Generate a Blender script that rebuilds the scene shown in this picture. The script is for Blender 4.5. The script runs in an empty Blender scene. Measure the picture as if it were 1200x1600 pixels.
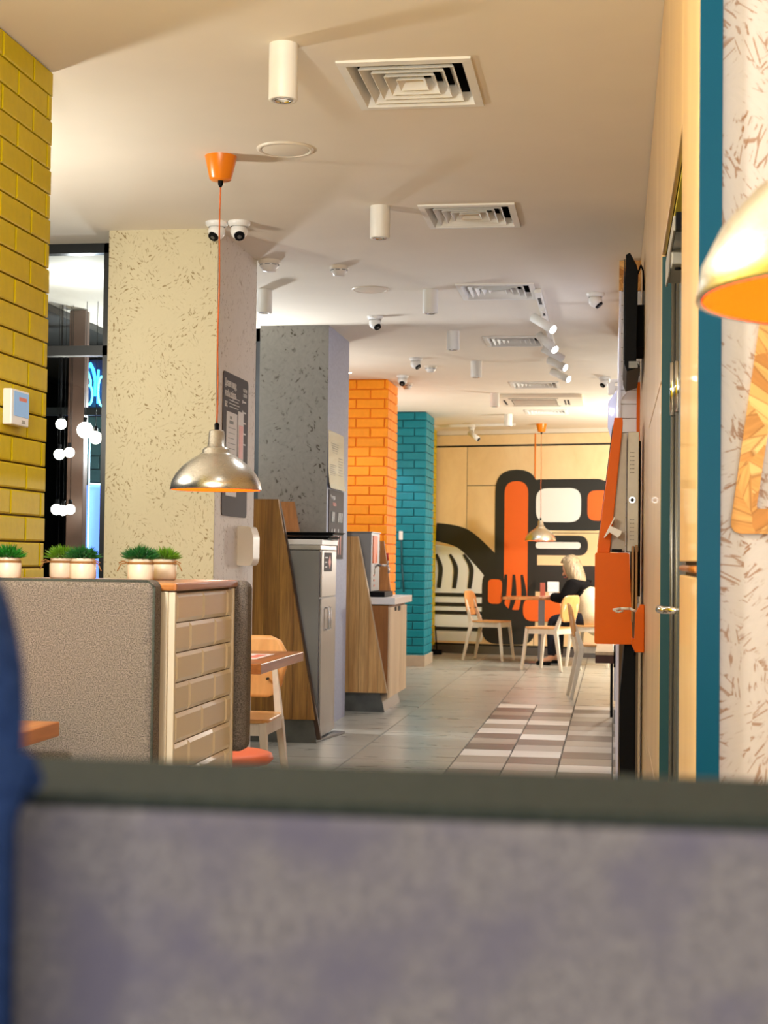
import bpy, bmesh, math, random
from math import sin, cos, pi, radians, atan2, sqrt
from mathutils import Vector, Matrix
random.seed(7)
C = bpy.context.scene.collection
SC = bpy.context.scene

# ------------------------------------------------------------------ camera
F_PX = 2400.0
YAW, PITCH, ROLL = 0.14878, 0.030277, 0.012
fw = Vector((-sin(YAW)*cos(PITCH), cos(YAW)*cos(PITCH), sin(PITCH)))
r0 = Vector((cos(YAW), sin(YAW), 0)); u0 = r0.cross(fw)
rt = r0*cos(ROLL)+u0*sin(ROLL); up = -r0*sin(ROLL)+u0*cos(ROLL)
cam = bpy.data.cameras.new('camera'); co = bpy.data.objects.new('camera', cam); C.objects.link(co)
m3 = Matrix((rt, up, -fw)).transposed()
co.matrix_world = Matrix.Translation((0, 0, 1.157)) @ m3.to_4x4()
cam.sensor_fit = 'VERTICAL'; cam.sensor_height = 24.0; cam.lens = 24.0*F_PX/1600.0
cam.clip_start = 0.02; cam.clip_end = 100
cam.dof.use_dof = True; cam.dof.focus_distance = 5.0; cam.dof.aperture_fstop = (cam.lens/1000)/0.0056
SC.camera = co
# ------------------------------------------------------------------ world, exposure
w = bpy.data.worlds.new('night_sky'); SC.world = w; w.use_nodes = True
w.node_tree.nodes['Background'].inputs[0].default_value = (0.02, 0.03, 0.05, 1)
w.node_tree.nodes['Background'].inputs[1].default_value = 1.0
SC.view_settings.view_transform = 'Standard'; SC.view_settings.look = 'None'
SC.view_settings.gamma = 1.0; SC.view_settings.use_curve_mapping = False
SC.view_settings.exposure = 0.46
SC.cycles.max_bounces = 8; SC.cycles.diffuse_bounces = 5; SC.cycles.sample_clamp_indirect = 4.0
SC.cycles.caustics_reflective = False; SC.cycles.caustics_refractive = False
WARM = (1.0, 0.95, 0.84); NEUT = (0.93, 0.97, 1.0); COOL = (0.86, 0.93, 1.0)
K_SPOT, K_GLOBE, K_PEND, K_TRACK = 36.0, 62.0, 3.2, 40.0
# two wide area lights added as fill for the unseen room behind the viewpoint
for nm_, lx, ly, sz, pw, tgt in (('rear_fill', .4, -3.6, (4.6, 1.8), 120.0, (-.6, 8, 1.6)), ('booth_fill', 2.7, .6, (2.6, 1.6), 6.0, (0, 2.2, 1.4))):
    ld = bpy.data.lights.new(nm_, 'AREA'); ld.shape = 'RECTANGLE'; ld.size, ld.size_y = sz; ld.energy = pw; ld.color = (1.0, 0.97, 0.92)
    lo_ = bpy.data.objects.new(nm_, ld); C.objects.link(lo_); lo_.location = (lx, ly, 1.5)
    lo_.rotation_euler = (Vector(tgt)-lo_.location).to_track_quat('-Z', 'Y').to_euler()

# ------------------------------------------------------------------ node helpers
def srgb(r, g, b):
    f = lambda c: (c/255/12.92) if c/255 <= 0.04045 else ((c/255+0.055)/1.055)**2.4
    return (f(r), f(g), f(b), 1)
class G:
    def __init__(s, name):
        s.m = bpy.data.materials.new(name); s.m.use_nodes = True
        s.t = s.m.node_tree; s.p = s.t.nodes['Principled BSDF']; s.tc = None
    def n(s, typ, ins=None, **kw):
        x = s.t.nodes.new('ShaderNode'+typ)
        for k, v in kw.items(): setattr(x, k, v)
        for k, v in (ins or {}).items(): s.set(x.inputs[k], v)
        return x
    def set(s, sock, v):
        if isinstance(v, bpy.types.NodeSocket): s.t.links.new(v, sock)
        else: sock.default_value = v
    def P(s, **kw):
        names = dict(color='Base Color', rough='Roughness', metal='Metallic', normal='Normal', ecol='Emission Color', estr='Emission Strength', spec='Specular IOR Level', aniso='Anisotropic', sheen='Sheen Weight', coat='Coat Weight', alpha='Alpha', tr='Transmission Weight')
        for k, v in kw.items(): s.set(s.p.inputs[names[k]], v)
        return s
    def obj(s):
        if not s.tc: s.tc = s.n('TexCoord')
        return s.tc.outputs['Object']
    def mapv(s, scale=(1, 1, 1), rot=(0, 0, 0), vec=None):
        return s.n('Mapping', {'Vector': vec or s.obj(), 'Scale': scale, 'Rotation': rot}).outputs[0]
    def noise(s, scale, detail=3, rough=.5, vec=None, dist=0.0):
        return s.n('TexNoise', {'Vector': vec or s.obj(), 'Scale': scale, 'Detail': detail, 'Roughness': rough, 'Distortion': dist}).outputs['Fac']
    def ramp(s, fac, stops, interp='LINEAR'):
        x = s.n('ValToRGB', {'Fac': fac}); cr = x.color_ramp; cr.interpolation = interp
        while len(cr.elements) < len(stops): cr.elements.new(0.5)
        for e, (p, c) in zip(cr.elements, stops): e.position = p; e.color = c if len(c) == 4 else (*c, 1)
        return x.outputs['Color']
    def mix(s, fac, a, b, mode='MIX'):
        x = s.n('Mix', data_type='RGBA', blend_type=mode)
        s.set(x.inputs[0], fac); s.set(x.inputs[6], a); s.set(x.inputs[7], b); return x.outputs[2]
    def math(s, op, a, b=0.0):
        x = s.n('Math', operation=op); s.set(x.inputs[0], a); s.set(x.inputs[1], b); return x.outputs[0]
    def bump(s, h, strength=.3, dist=.002):
        return s.n('Bump', {'Height': h, 'Strength': strength, 'Distance': dist}).outputs[0]
    def rnd(s):
        return s.n('ObjectInfo').outputs['Random']
GR = (0, 0, 0, 1); WH = (1, 1, 1, 1)
def plain(name, col, rough=.5, metal=0.0, nz=0.0, scale=40, var=0.0, bump=0.0, **kw):
    g = G(name); c = col
    if nz > 0:
        f = g.noise(scale, 3)
        d = tuple(x*(1-nz) for x in col[:3])+(1,); l = tuple(min(1, x*(1+nz)) for x in col[:3])+(1,)
        c = g.ramp(f, [(.3, d), (.7, l)])
    if var > 0:
        v = g.n('HueSaturation', {'Color': c, 'Value': g.math('ADD', g.math('MULTIPLY', g.rnd(), 2*var), 1-var)}).outputs[0]; c = v
    g.P(color=c, rough=rough, metal=metal, **kw)
    if bump > 0: g.P(normal=g.bump(g.noise(scale*2, 4), bump))
    return g.m
def emit(name, col, strength):
    g = G(name); g.P(color=col, ecol=col, estr=strength, rough=.5); return g.m
def wood(name, dark, light, axis='z', scale=10.0, stretch=14, rough=.4, var=.06, coat=0.0, fine=.35):
    g = G(name)
    sc = {'x': (1/stretch, 1, 1), 'y': (1, 1/stretch, 1), 'z': (1, 1, 1/stretch)}[axis]
    off = g.n('VectorMath', operation='ADD'); g.set(off.inputs[0], g.obj())
    cb = g.n('CombineXYZ'); rr = g.math('MULTIPLY', g.rnd(), 7.0)
    for i in range(3): g.set(cb.inputs[i], rr)
    g.set(off.inputs[1], cb.outputs[0])
    v = g.mapv(sc, vec=off.outputs[0])
    a = g.noise(scale, 4, .6, v, .6); b = g.noise(scale*7, 3, .6, v)
    c = g.ramp(a, [(.3, dark), (.52, tuple((dark[i]+light[i])/2 for i in range(3))+(1,)), (.7, light)])
    c = g.mix(g.math('MULTIPLY', g.ramp(b, [(.4, WH), (.62, GR)]), fine), c, tuple(x*.6 for x in dark[:3])+(1,))
    c = g.n('HueSaturation', {'Color': c, 'Value': g.math('ADD', g.math('MULTIPLY', g.rnd(), 2*var), 1-var)}).outputs[0]
    g.P(color=c, rough=rough, normal=g.bump(b, .12, .001)); g.P(coat=coat)
    return g.m
def strand(name, cols, axis='y', scale=14.0, fleck=None, lo=.62, length=6.0, rough=.6, fine=50.0, edge=None, elo=.03, strip=45.0):
    # oriented strand board: every Voronoi cell turns its own strands
    g = G(name)
    w1 = g.n('TexNoise', {'Vector': g.obj(), 'Scale': scale*.8, 'Detail': 2.0})
    mx = g.n('VectorMath', operation='SCALE'); g.set(mx.inputs[0], w1.outputs['Color']); mx.inputs[3].default_value = .5/scale
    ad = g.n('VectorMath', operation='ADD'); g.set(ad.inputs[0], g.obj()); g.set(ad.inputs[1], mx.outputs[0])
    vs = {'y': (scale, scale*0.01, scale*.7), 'x': (scale*.01, scale, scale*.7)}[axis]
    v = g.n('TexVoronoi', {'Vector': g.mapv(vs, vec=ad.outputs[0]), 'Scale': 1.0}, voronoi_dimensions='3D')
    sep = g.n('SeparateColor', {'Color': v.outputs['Color']})
    ang = g.math('MULTIPLY', g.math('SUBTRACT', sep.outputs[0], .5), 2.6)
    ro = g.n('VectorRotate', {'Vector': g.obj(), 'Axis': (0, 1, 0) if axis == 'y' else (1, 0, 0), 'Angle': ang})
    st = g.mapv((1, 1, 1/length), vec=ro.outputs[0])
    n1 = g.noise(fine, 3, .6, st, .2)
    if edge is not None or not fleck:
        sv = {'y': (strip, .01, strip/5.5), 'x': (.01, strip, strip/5.5)}[axis]
        mv = g.mapv(sv, vec=ro.outputs[0])
        v3 = g.n('TexVoronoi', {'Vector': mv, 'Scale': 1.0}); s3 = g.n('SeparateColor', {'Color': v3.outputs['Color']})
        v2 = g.n('TexVoronoi', {'Vector': mv, 'Scale': 1.0}, feature='DISTANCE_TO_EDGE'); de = v2.outputs['Distance']
    if fleck:
        c = g.ramp(n1, [(.0, cols[0]), (1, cols[-1])])
        msk = g.ramp(n1, [(lo, GR), (lo+.05, WH)])
        big = g.ramp(g.noise(scale*.7, 3), [(.38, GR), (.58, WH)])
        c = g.mix(g.math('MULTIPLY', msk, big), c, fleck)
        if edge is not None:
            em = g.math('MULTIPLY', g.ramp(de, [(elo*.5, WH), (elo, GR)]), g.ramp(g.noise(scale*1.5, 2), [(.50, GR), (.54, WH)]))
            c = g.mix(g.math('MULTIPLY', em, .8), c, edge)
    else:
        c = g.ramp(s3.outputs[1], [(k/(len(cols)-1), q) for k, q in enumerate(cols)])
        c = g.mix(g.math('MULTIPLY', g.ramp(n1, [(.45, GR), (.7, WH)]), .35), c, tuple(x*.5 for x in cols[0][:3])+(1,))
        c = g.mix(g.math('MULTIPLY', g.ramp(de, [(.01, WH), (.05, GR)]), .6), c, tuple(x*.45 for x in cols[0][:3])+(1,))
    g.P(color=c, rough=rough, spec=.2, normal=g.bump(n1, .15, .001))
    return g.m
def fabric(name, a, b, scale=260, rough=.95, blot=None):
    g = G(name); f = g.noise(scale, 2, .7)
    c = g.ramp(f, [(.36, a), (.64, b)])
    if blot: c = g.mix(g.ramp(g.noise(blot[1], 3), [(.42, GR), (.62, WH)]), c, blot[0])
    g.P(color=c, rough=rough, spec=.05, normal=g.bump(f, .4, .001)); return g.m
def steel(name, col, rough=.3, axis='z'):
    g = G(name); sc = {'z': (60, 60, 2), 'x': (2, 60, 60), 'r': (30, 30, 400)}[axis]
    f = g.noise(3, 3, .6, g.mapv(sc))
    g.P(color=col, metal=1.0, rough=g.math('ADD', g.math('MULTIPLY', f, .18), rough-.06), normal=g.bump(f, .04, .001)); return g.m

M = {}
M['ceil'] = plain('ceiling_paint', srgb(226, 216, 200), .8, nz=.02, scale=3, bump=.05)
M['white'] = plain('white_paint', srgb(232, 230, 224), .45, nz=.03, scale=12)
M['whiteplastic'] = plain('white_plastic', srgb(228, 226, 222), .3)
M['offwhite'] = plain('cream_plastic', srgb(225, 215, 198), .4)
M['ybrick'] = plain('yellow_brick_paint', srgb(196, 172, 0), .5, nz=.05, scale=30, var=.03, bump=.25, spec=.2)
M['ymortar'] = plain('yellow_mortar_paint', srgb(112, 84, 2), .8)
M['obrick'] = plain('orange_brick_paint', srgb(250, 152, 24), .5, nz=.04, scale=30, var=.03, bump=.2, spec=.2)
M['omortar'] = plain('orange_mortar_paint', srgb(238, 128, 14), .7)
M['tbrick'] = plain('teal_brick_paint', srgb(12, 122, 138), .45, nz=.05, scale=30, var=.04, bump=.2, spec=.2)
M['tmortar'] = plain('teal_mortar_paint', srgb(8, 95, 108), .7)
M['osbwhite'] = strand('white_painted_strand_board', [srgb(205, 194, 160), srgb(196, 185, 153)], 'y', 14, srgb(140, 120, 82), .575, 2.8, .6, 95)
M['osbwhite_x'] = strand('white_painted_strand_board_side', [srgb(226, 218, 206), srgb(214, 206, 196)], 'x', 16, srgb(160, 142, 118), .60, 2.8, .6, 95)
M['osbgrey'] = strand('grey_painted_strand_board', [srgb(144, 141, 134), srgb(122, 119, 113)], 'y', 12, srgb(76, 70, 60), .60, 2.0, .6, 50)
M['osbnear'] = strand('white_painted_coarse_strand_board', [srgb(194, 184, 178), srgb(180, 171, 165)], 'y', 16, srgb(140, 100, 70), .60, 4, .55, 150, srgb(142, 104, 76), .055, 60)
M['osbraw'] = strand('raw_strand_board', [srgb(176, 118, 58), srgb(214, 160, 92), srgb(196, 138, 72), srgb(228, 182, 116)], 'y', 15, None, .6, 8, .5, 110, None, .03, 42)
M['ply'] = wood('birch_plywood', srgb(214, 172, 112), srgb(238, 204, 148), 'z', 5, 6, .35, .03, .25, .12)
M['plyx'] = wood('birch_plywood_panel', srgb(192, 156, 106), srgb(212, 180, 130), 'z', 4, 5, .4, .03, .15, .10)
M['plyback'] = wood('mural_plywood', srgb(234, 202, 152), srgb(244, 218, 172), 'z', 2.2, 1.6, .35, .04, .2, .06)
M['zebra'] = wood('striped_larch_veneer', srgb(132, 86, 30), srgb(186, 136, 62), 'z', 16, 22, .45, .1, 0, .5)
M['zebra2'] = wood('striped_larch_veneer_light', srgb(196, 142, 80), srgb(236, 190, 124), 'z', 16, 22, .45, .1, 0, .4)
M['brownwood'] = wood('brown_veneer', srgb(140, 86, 34), srgb(170, 110, 50), 'z', 9, 10, .5, .04)
M['palewood'] = wood('pale_beech_veneer', srgb(204, 174, 136), srgb(222, 194, 158), 'z', 9, 12, .45, .03, 0, .2)
M['butcher'] = wood('butcher_block', srgb(150, 86, 40), srgb(206, 136, 72), 'y', 8, 12, .3, .12, .2, .3)
M['seatply'] = wood('bent_birch_plywood', srgb(214, 150, 84), srgb(238, 184, 118), 'z', 7, 6, .35, .03, .1, .15)
M['legwhite'] = wood('whitewashed_wood', srgb(214, 200, 180), srgb(232, 222, 206), 'z', 10, 9, .5, .03, 0, .12)
M['darkside'] = plain('dark_brown_laminate', srgb(72, 52, 38), .6, nz=.1, scale=20)
M['fabric'] = fabric('grey_melange_fabric', srgb(82, 76, 73), srgb(142, 133, 129), 330)
M['fabricnear'] = fabric('grey_blue_melange_fabric', srgb(84, 82, 90), srgb(110, 107, 113), 300, .95, (srgb(84, 82, 98), 26))
M['fabricdark'] = fabric('dark_grey_piping_fabric', srgb(62, 66, 62), srgb(80, 84, 80), 300)
M['band'] = fabric('dark_green_grey_piping', srgb(34, 39, 38), srgb(44, 49, 47), 300)
M['navy'] = fabric('navy_knit', srgb(20, 34, 66), srgb(30, 46, 82), 240)
M['steel'] = steel('brushed_steel', (.22, .22, .23, 1), .38)
M['steelx'] = steel('brushed_steel_door', (.36, .34, .33, 1), .34)
M['alu'] = steel('spun_aluminium', (.74, .70, .62, 1), .26, 'r')
M['chrome'] = plain('chrome', (.8, .8, .8, 1), .12, 1.0)
M['black'] = plain('black_plastic', srgb(14, 14, 16), .5, spec=.08)
M['tvblack'] = plain('black_screen', srgb(6, 6, 8), .3, spec=.1)
M['frame'] = plain('black_window_frame', srgb(20, 24, 26), .35)
M['dark'] = plain('dark_duct', srgb(26, 22, 18), .8)
M['orange'] = plain('orange_plastic', srgb(232, 128, 20), .3)
M['orangedark'] = plain('orange_powder_coat', srgb(222, 100, 0), .4, nz=.02, scale=8, spec=.15)
M['orangecord'] = plain('orange_cord', srgb(214, 110, 50), .6)
M['shadein'] = plain('orange_shade_lining', srgb(255, 92, 0), .7, spec=.1)
M['teal'] = plain('teal_gloss_paint', srgb(2, 68, 92), .45, nz=.03, scale=4, spec=.12)
M['tealdark'] = plain('teal_matt_paint', srgb(4, 66, 76), .6)
M['olive'] = plain('olive_paint', srgb(214, 198, 60), .6)
M['doorgrey'] = plain('grey_door_metal', srgb(104, 102, 98), .3, .5)
M['closer'] = plain('light_grey_enamel', srgb(150, 146, 140), .45)
M['doorglass'] = plain('dark_door_panel', srgb(74, 82, 76), .25)
M['stone'] = plain('grey_stone_skirt', srgb(86, 88, 84), .35, nz=.35, scale=9)
M['skirt'] = plain('beige_stone_skirting', srgb(176, 160, 140), .4, nz=.06, scale=12)
M['counter'] = plain('white_solid_worktop', srgb(226, 222, 218), .3)
M['grout'] = plain('floor_grout', srgb(96, 90, 80), .9)
def floor_tile(name, a, b, rough=.32):
    g = G(name); v = g.mapv((1, 3, 1))
    off = g.n('VectorMath', operation='ADD'); g.set(off.inputs[0], v)
    cb = g.n('CombineXYZ'); rr = g.math('MULTIPLY', g.rnd(), 9.0)
    for i in range(3): g.set(cb.inputs[i], rr)
    g.set(off.inputs[1], cb.outputs[0])
    f = g.noise(3.5, 5, .6, off.outputs[0])
    g.P(color=g.ramp(f, [(.3, a), (.7, b)]), rough=g.math('ADD', g.math('MULTIPLY', f, .2), rough-.08)); return g.m
M['tile'] = floor_tile('grey_stone_tile', srgb(136, 132, 121), srgb(162, 158, 147), .28)
M['t_white'] = floor_tile('white_checker_tile', srgb(206, 196, 184), srgb(222, 214, 202), .35)
M['t_mid'] = floor_tile('taupe_checker_tile', srgb(138, 124, 110), srgb(156, 144, 130), .35)
M['t_light'] = floor_tile('light_taupe_checker_tile', srgb(160, 150, 138), srgb(176, 166, 154), .35)
M['t_dark'] = floor_tile('dark_brown_checker_tile', srgb(90, 76, 70), srgb(108, 94, 86), .35)
M['subway'] = plain('cream_glazed_tile', srgb(238, 224, 202), .2, var=.03)
M['subgrout'] = plain('cream_grout', srgb(120, 100, 78), .8)
M['whitetile'] = plain('white_glazed_tile', srgb(226, 228, 240), .2, var=.02)
M['trim'] = plain('cream_metal_trim', srgb(222, 208, 186), .35, .2)
M['pot'] = plain('white_ceramic', srgb(232, 222, 208), .35, nz=.04, scale=60)
M['twine'] = plain('jute_twine', srgb(150, 108, 66), .9)
M['leaf'] = plain('dark_green_leaf', srgb(30, 96, 40), .5, nz=.3, scale=80)
M['leaf2'] = plain('bright_green_leaf', srgb(92, 140, 24), .5, nz=.3, scale=80)
M['leaf3'] = plain('mid_green_leaf', srgb(30, 120, 30), .5, nz=.3, scale=80)
M['soil'] = plain('soil', srgb(40, 34, 24), .9)
M['board'] = plain('brown_grey_poster', srgb(70, 60, 58), .6, spec=.08)
M['paper'] = plain('white_paper', srgb(216, 210, 204), .6)
M['papergreen'] = plain('pale_green_sheet', srgb(178, 180, 160), .25)
M['ink'] = plain('grey_ink', srgb(104, 104, 96), .6)
M['inkdark'] = plain('dark_ink', srgb(60, 52, 50), .6)
M['pink'] = plain('salmon_print', srgb(214, 120, 100), .5)
M['red'] = plain('red_plastic', srgb(190, 40, 30), .4)
M['mblack'] = plain('black_mural_paint', srgb(34, 36, 34), .5)
M['morange'] = plain('orange_mural_paint', srgb(232, 104, 34), .5)
M['mwhite'] = plain('white_mural_paint', srgb(232, 238, 236), .5)
M['skin'] = plain('skin', srgb(214, 160, 130), .5)
M['hair'] = G('ash_blonde_hair').P(rough=.45).m
g = G('ash_blonde_hair_strands'); f = g.noise(30, 4, .6, g.mapv((3, 3, .3)))
g.P(color=g.ramp(f, [(.3, srgb(96, 76, 54)), (.7, srgb(188, 164, 128))]), rough=.4, normal=g.bump(f, .6, .01)); M['hair'] = g.m
M['hairdark'] = plain('dark_hair', srgb(40, 30, 24), .5, nz=.3, scale=60)
M['coat'] = fabric('beige_coat', srgb(206, 186, 152), srgb(226, 208, 176), 120)
M['sweater'] = fabric('black_sweater', srgb(18, 17, 18), srgb(30, 28, 28), 150)
M['jeans'] = fabric('dark_trousers', srgb(30, 30, 36), srgb(48, 48, 56), 150)
M['eye'] = plain('eye', srgb(40, 34, 30), .2)
M['lip'] = plain('lips', srgb(176, 96, 86), .5)
M['brick_out'] = plain('dark_teal_brick', srgb(60, 92, 92), .6, nz=.1, scale=8)
M['brown'] = plain('brown_post', srgb(92, 68, 56), .5, nz=.2, scale=6)
M['night'] = plain('night_render', srgb(20, 24, 24), .7, nz=.2, scale=2)
M['globe'] = emit('frosted_bulb', (1, .93, .82, 1), 12)
M['neon'] = emit('blue_neon', (.05, .45, 1, 1), 3.0)
M['neon2'] = emit('cyan_neon', (.12, .75, 1, 1), 3.2)
M['lightbox'] = emit('blue_lightbox', (.13, .26, 1, 1), 1.3)
M['tubewhite'] = emit('white_blue_tube', (.5, .8, 1, 1), 4)
M['lens_on'] = emit('lit_lens', (1, .97, .92, 1), 14)
M['lens_dim'] = emit('dim_lens', (1, .9, .75, 1), .6)
M['downlight_on'] = emit('lit_round_downlight', (1, .98, .95, 1), 9)
M['bulb'] = emit('warm_bulb', (1, .62, .25, 1), 6)
M['screen'] = emit('small_lit_screen', (.10, .17, .26, 1), 1.0)
M['sheetlav'] = plain('lavender_white_sheet', srgb(222, 222, 244), .3)
def glass():
    g = G('window_glass'); tr = g.n('BsdfTransparent', {'Color': (.93, .96, .95, 1)}); gl = g.n('BsdfGlossy', {'Roughness': .02})
    fr = g.n('Fresnel', {'IOR': 1.45}); ms = g.n('MixShader')
    g.set(ms.inputs[0], fr.outputs[0]); g.set(ms.inputs[1], tr.outputs[0]); g.set(ms.inputs[2], gl.outputs[0])
    g.t.links.new(ms.outputs[0], g.t.nodes['Material Output'].inputs[0]); return g.m
M['glass'] = glass()

# ------------------------------------------------------------------ mesh builder
class MB:
    def __init__(s): s.v = []; s.f = []; s.sm = []
    def add(s, vs, fs, smooth=False):
        o = len(s.v); s.v += [tuple(v) for v in vs]
        for f in fs: s.f.append([i+o for i in f]); s.sm.append(smooth)
        return s
    def box(s, x0, x1, y0, y1, z0, z1):
        return s.add([(x0, y0, z0), (x1, y0, z0), (x1, y1, z0), (x0, y1, z0), (x0, y0, z1), (x1, y0, z1), (x1, y1, z1), (x0, y1, z1)],
                     [(3, 2, 1, 0), (4, 5, 6, 7), (0, 1, 5, 4), (1, 2, 6, 5), (2, 3, 7, 6), (3, 0, 4, 7)])
    def prism(s, poly, axis, a, b, smooth=False):
        # poly 2d in the plane across axis ('y' -> (x,z), 'x' -> (y,z), 'z' -> (x,y))
        mk = {'y': lambda p, t: (p[0], t, p[1]), 'x': lambda p, t: (t, p[0], p[1]), 'z': lambda p, t: (p[0], p[1], t)}[axis]
        n = len(poly); vs = [mk(p, a) for p in poly]+[mk(p, b) for p in poly]
        s.add(vs, [tuple(range(n))[::-1], tuple(range(n, 2*n))])
        o = len(s.v)-2*n
        for i in range(n): s.f.append([o+i, o+(i+1) % n, o+n+(i+1) % n, o+n+i]); s.sm.append(smooth)
        return s
    def tube(s, p0, p1, r0, r1=None, n=12, caps=True):
        r1 = r0 if r1 is None else r1; p0 = Vector(p0); p1 = Vector(p1); d = (p1-p0).normalized()
        a = d.orthogonal().normalized(); b = d.cross(a); vs = []
        for p, r in ((p0, r0), (p1, r1)):
            for i in range(n): t = 2*pi*i/n; vs.append(p+a*cos(t)*r+b*sin(t)*r)
        s.add(vs, [(i, (i+1) % n, n+(i+1) % n, n+i) for i in range(n)], True)
        if caps:
            o = len(s.v)-2*n; s.f += [[o+i for i in range(n)][::-1], [o+n+i for i in range(n)]]; s.sm += [False, False]
        return s
    def bar(s, p0, p1, w0, d0, w1=None, d1=None, side=(1, 0, 0)):
        # rectangular tapered bar
        w1 = w0 if w1 is None else w1; d1 = d0 if d1 is None else d1
        p0 = Vector(p0); p1 = Vector(p1); d = (p1-p0).normalized(); b = d.cross(Vector(side)).normalized(); a = b.cross(d).normalized(); vs = []
        for p, w_, q in ((p0, w0, d0), (p1, w1, d1)):
            for sx, sy in ((-1, -1), (1, -1), (1, 1), (-1, 1)): vs.append(p+a*sx*w_/2+b*sy*q/2)
        return s.add(vs, [(3, 2, 1, 0), (4, 5, 6, 7), (0, 1, 5, 4), (1, 2, 6, 5), (2, 3, 7, 6), (3, 0, 4, 7)])
    def path(s, pts, r, n=8):
        for a, b in zip(pts[:-1], pts[1:]): s.tube(a, b, r, n=n)
        return s
    def lathe(s, prof, c=(0, 0, 0), n=32, flip=False, smooth=True, M_=None):
        vs = []
        for r, z in prof:
            for i in range(n):
                t = 2*pi*i/n; p = Vector((r*cos(t), r*sin(t), z))
                if M_: p = M_ @ p
                vs.append(p+Vector(c))
        fs = []
        for k in range(len(prof)-1):
            for i in range(n):
                q = (k*n+i, k*n+(i+1) % n, (k+1)*n+(i+1) % n, (k+1)*n+i); fs.append(q[::-1] if flip else q)
        return s.add(vs, fs, smooth)
    def ball(s, c, r, n=16, sz=(1, 1, 1)):
        m = n//2; prof = [(r*sin(pi*k/m)+1e-5, -r*cos(pi*k/m)) for k in range(m+1)]
        return s.lathe(prof, c, n, M_=Matrix.Diagonal(sz))
    def build(s, name, mat, parent=None, bevel=0.0, org=(0, 0, 0), seg=2, autosm=False):
        me = bpy.data.meshes.new(name); o3 = Vector(org)
        me.from_pydata([tuple(Vector(v)-o3) for v in s.v], [], s.f); me.update()
        me.polygons.foreach_set('use_smooth', s.sm)
        for x in (mat if isinstance(mat, list) else [mat]): me.materials.append(x)
        ob = bpy.data.objects.new(name, me); C.objects.link(ob)
        if parent is not None: ob.parent = parent
        else: ob.location = o3
        if bevel > 0:
            b = ob.modifiers.new('b', 'BEVEL'); b.width = bevel; b.segments = seg; b.limit_method = 'ANGLE'; b.angle_limit = radians(40)
        return ob
def tag(o, label=None, cat=None, group=None, kind=None):
    if label: o['label'] = label
    if cat: o['category'] = cat
    if group: o['group'] = group
    if kind: o['kind'] = kind
    return o
def thing(name, loc, label, cat, group=None, rz=0.0, kind=None):
    o = bpy.data.objects.new(name, None); C.objects.link(o); o.location = loc; o.rotation_euler.z = rz; o.empty_display_size = .05
    return tag(o, label, cat, group, kind)
def wpart(name, mb, mat, t, **kw):      # mb in world coordinates, thing unrotated
    o = Vector((0, 0, 0)); p = t
    while p is not None: o += p.location; p = p.parent
    return mb.build(name, mat, t, org=tuple(o), **kw)
def solo(name, mb, mat, org, label, cat, group=None, **kw):
    return tag(mb.build(name, mat, None, org=org, **kw), label, cat, group)
def struct(name, mb, mat, label=None, **kw):
    return tag(mb.build(name, mat, None, **kw), label, None, None, 'structure')
def copy_tree(o, parent=None):
    c = o.copy(); C.objects.link(c); c.parent = parent
    for ch in o.children: copy_tree(ch, c)
    return c
def link_light(name, typ, loc, energy, color, parent=None, size=.05, spot=None, target=None, blend=.6):
    l = bpy.data.lights.new(name, typ); l.energy = energy; l.color = color
    if typ in ('POINT', 'SPOT'): l.shadow_soft_size = size
    if typ == 'SPOT': l.spot_size = radians(spot); l.spot_blend = blend
    ob = bpy.data.objects.new(name, l); C.objects.link(ob); ob.location = loc
    if target is not None: ob.rotation_euler = (Vector(target)-Vector(loc)).to_track_quat('-Z', 'Y').to_euler()
    if parent is not None: ob.parent = parent; ob.location = Vector(loc)-Vector(parent.location)
    return ob
def text(name, body, size, loc, rot, mat, parent, ext=.0006, align='LEFT', sx=1.0):
    c = bpy.data.curves.new(name, 'FONT'); c.body = body; c.size = size; c.extrude = ext; c.align_x = align; c.materials.append(mat); c.resolution_u = 3
    tmp = bpy.data.objects.new('tmp', c); C.objects.link(tmp); dg = bpy.context.evaluated_depsgraph_get(); dg.update()
    me = bpy.data.meshes.new_from_object(tmp.evaluated_get(dg)); me.name = name; bpy.data.objects.remove(tmp); bpy.data.curves.remove(c)
    o = bpy.data.objects.new(name, me); C.objects.link(o); o.parent = parent
    o.location = Vector(loc)-Vector(parent.location); o.rotation_euler = rot; o.scale = (sx, 1, 1); o['kind'] = 'stuff'; return o
_pc = {}
def piece(kind, w_, h_, d_, ch, mat):
    """cheap chamfered block: x 0..w, z 0..h, back at y=0, front at y=-d"""
    k = (kind, round(w_, 3), round(h_, 3), d_, mat.name)
    if k in _pc: return _pc[k]
    e = min(ch, w_*.3)
    q = lambda x0, x1, z0, z1, y: [(x0, y, z0), (x1, y, z0), (x1, y, z1), (x0, y, z1)]
    vs = q(0, w_, 0, h_, 0)+q(0, w_, 0, h_, -(d_-ch*.5))+q(e, w_-e, ch, h_-ch, -d_)
    fs = []
    for a in (0, 4):
        for i in range(4): fs.append((a+i, a+(i+1) % 4, a+4+(i+1) % 4, a+4+i))
    fs.append((8, 9, 10, 11))
    me = bpy.data.meshes.new(kind); me.from_pydata(vs, [], fs); me.materials.append(mat); me.update()
    _pc[k] = me; return me
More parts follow.
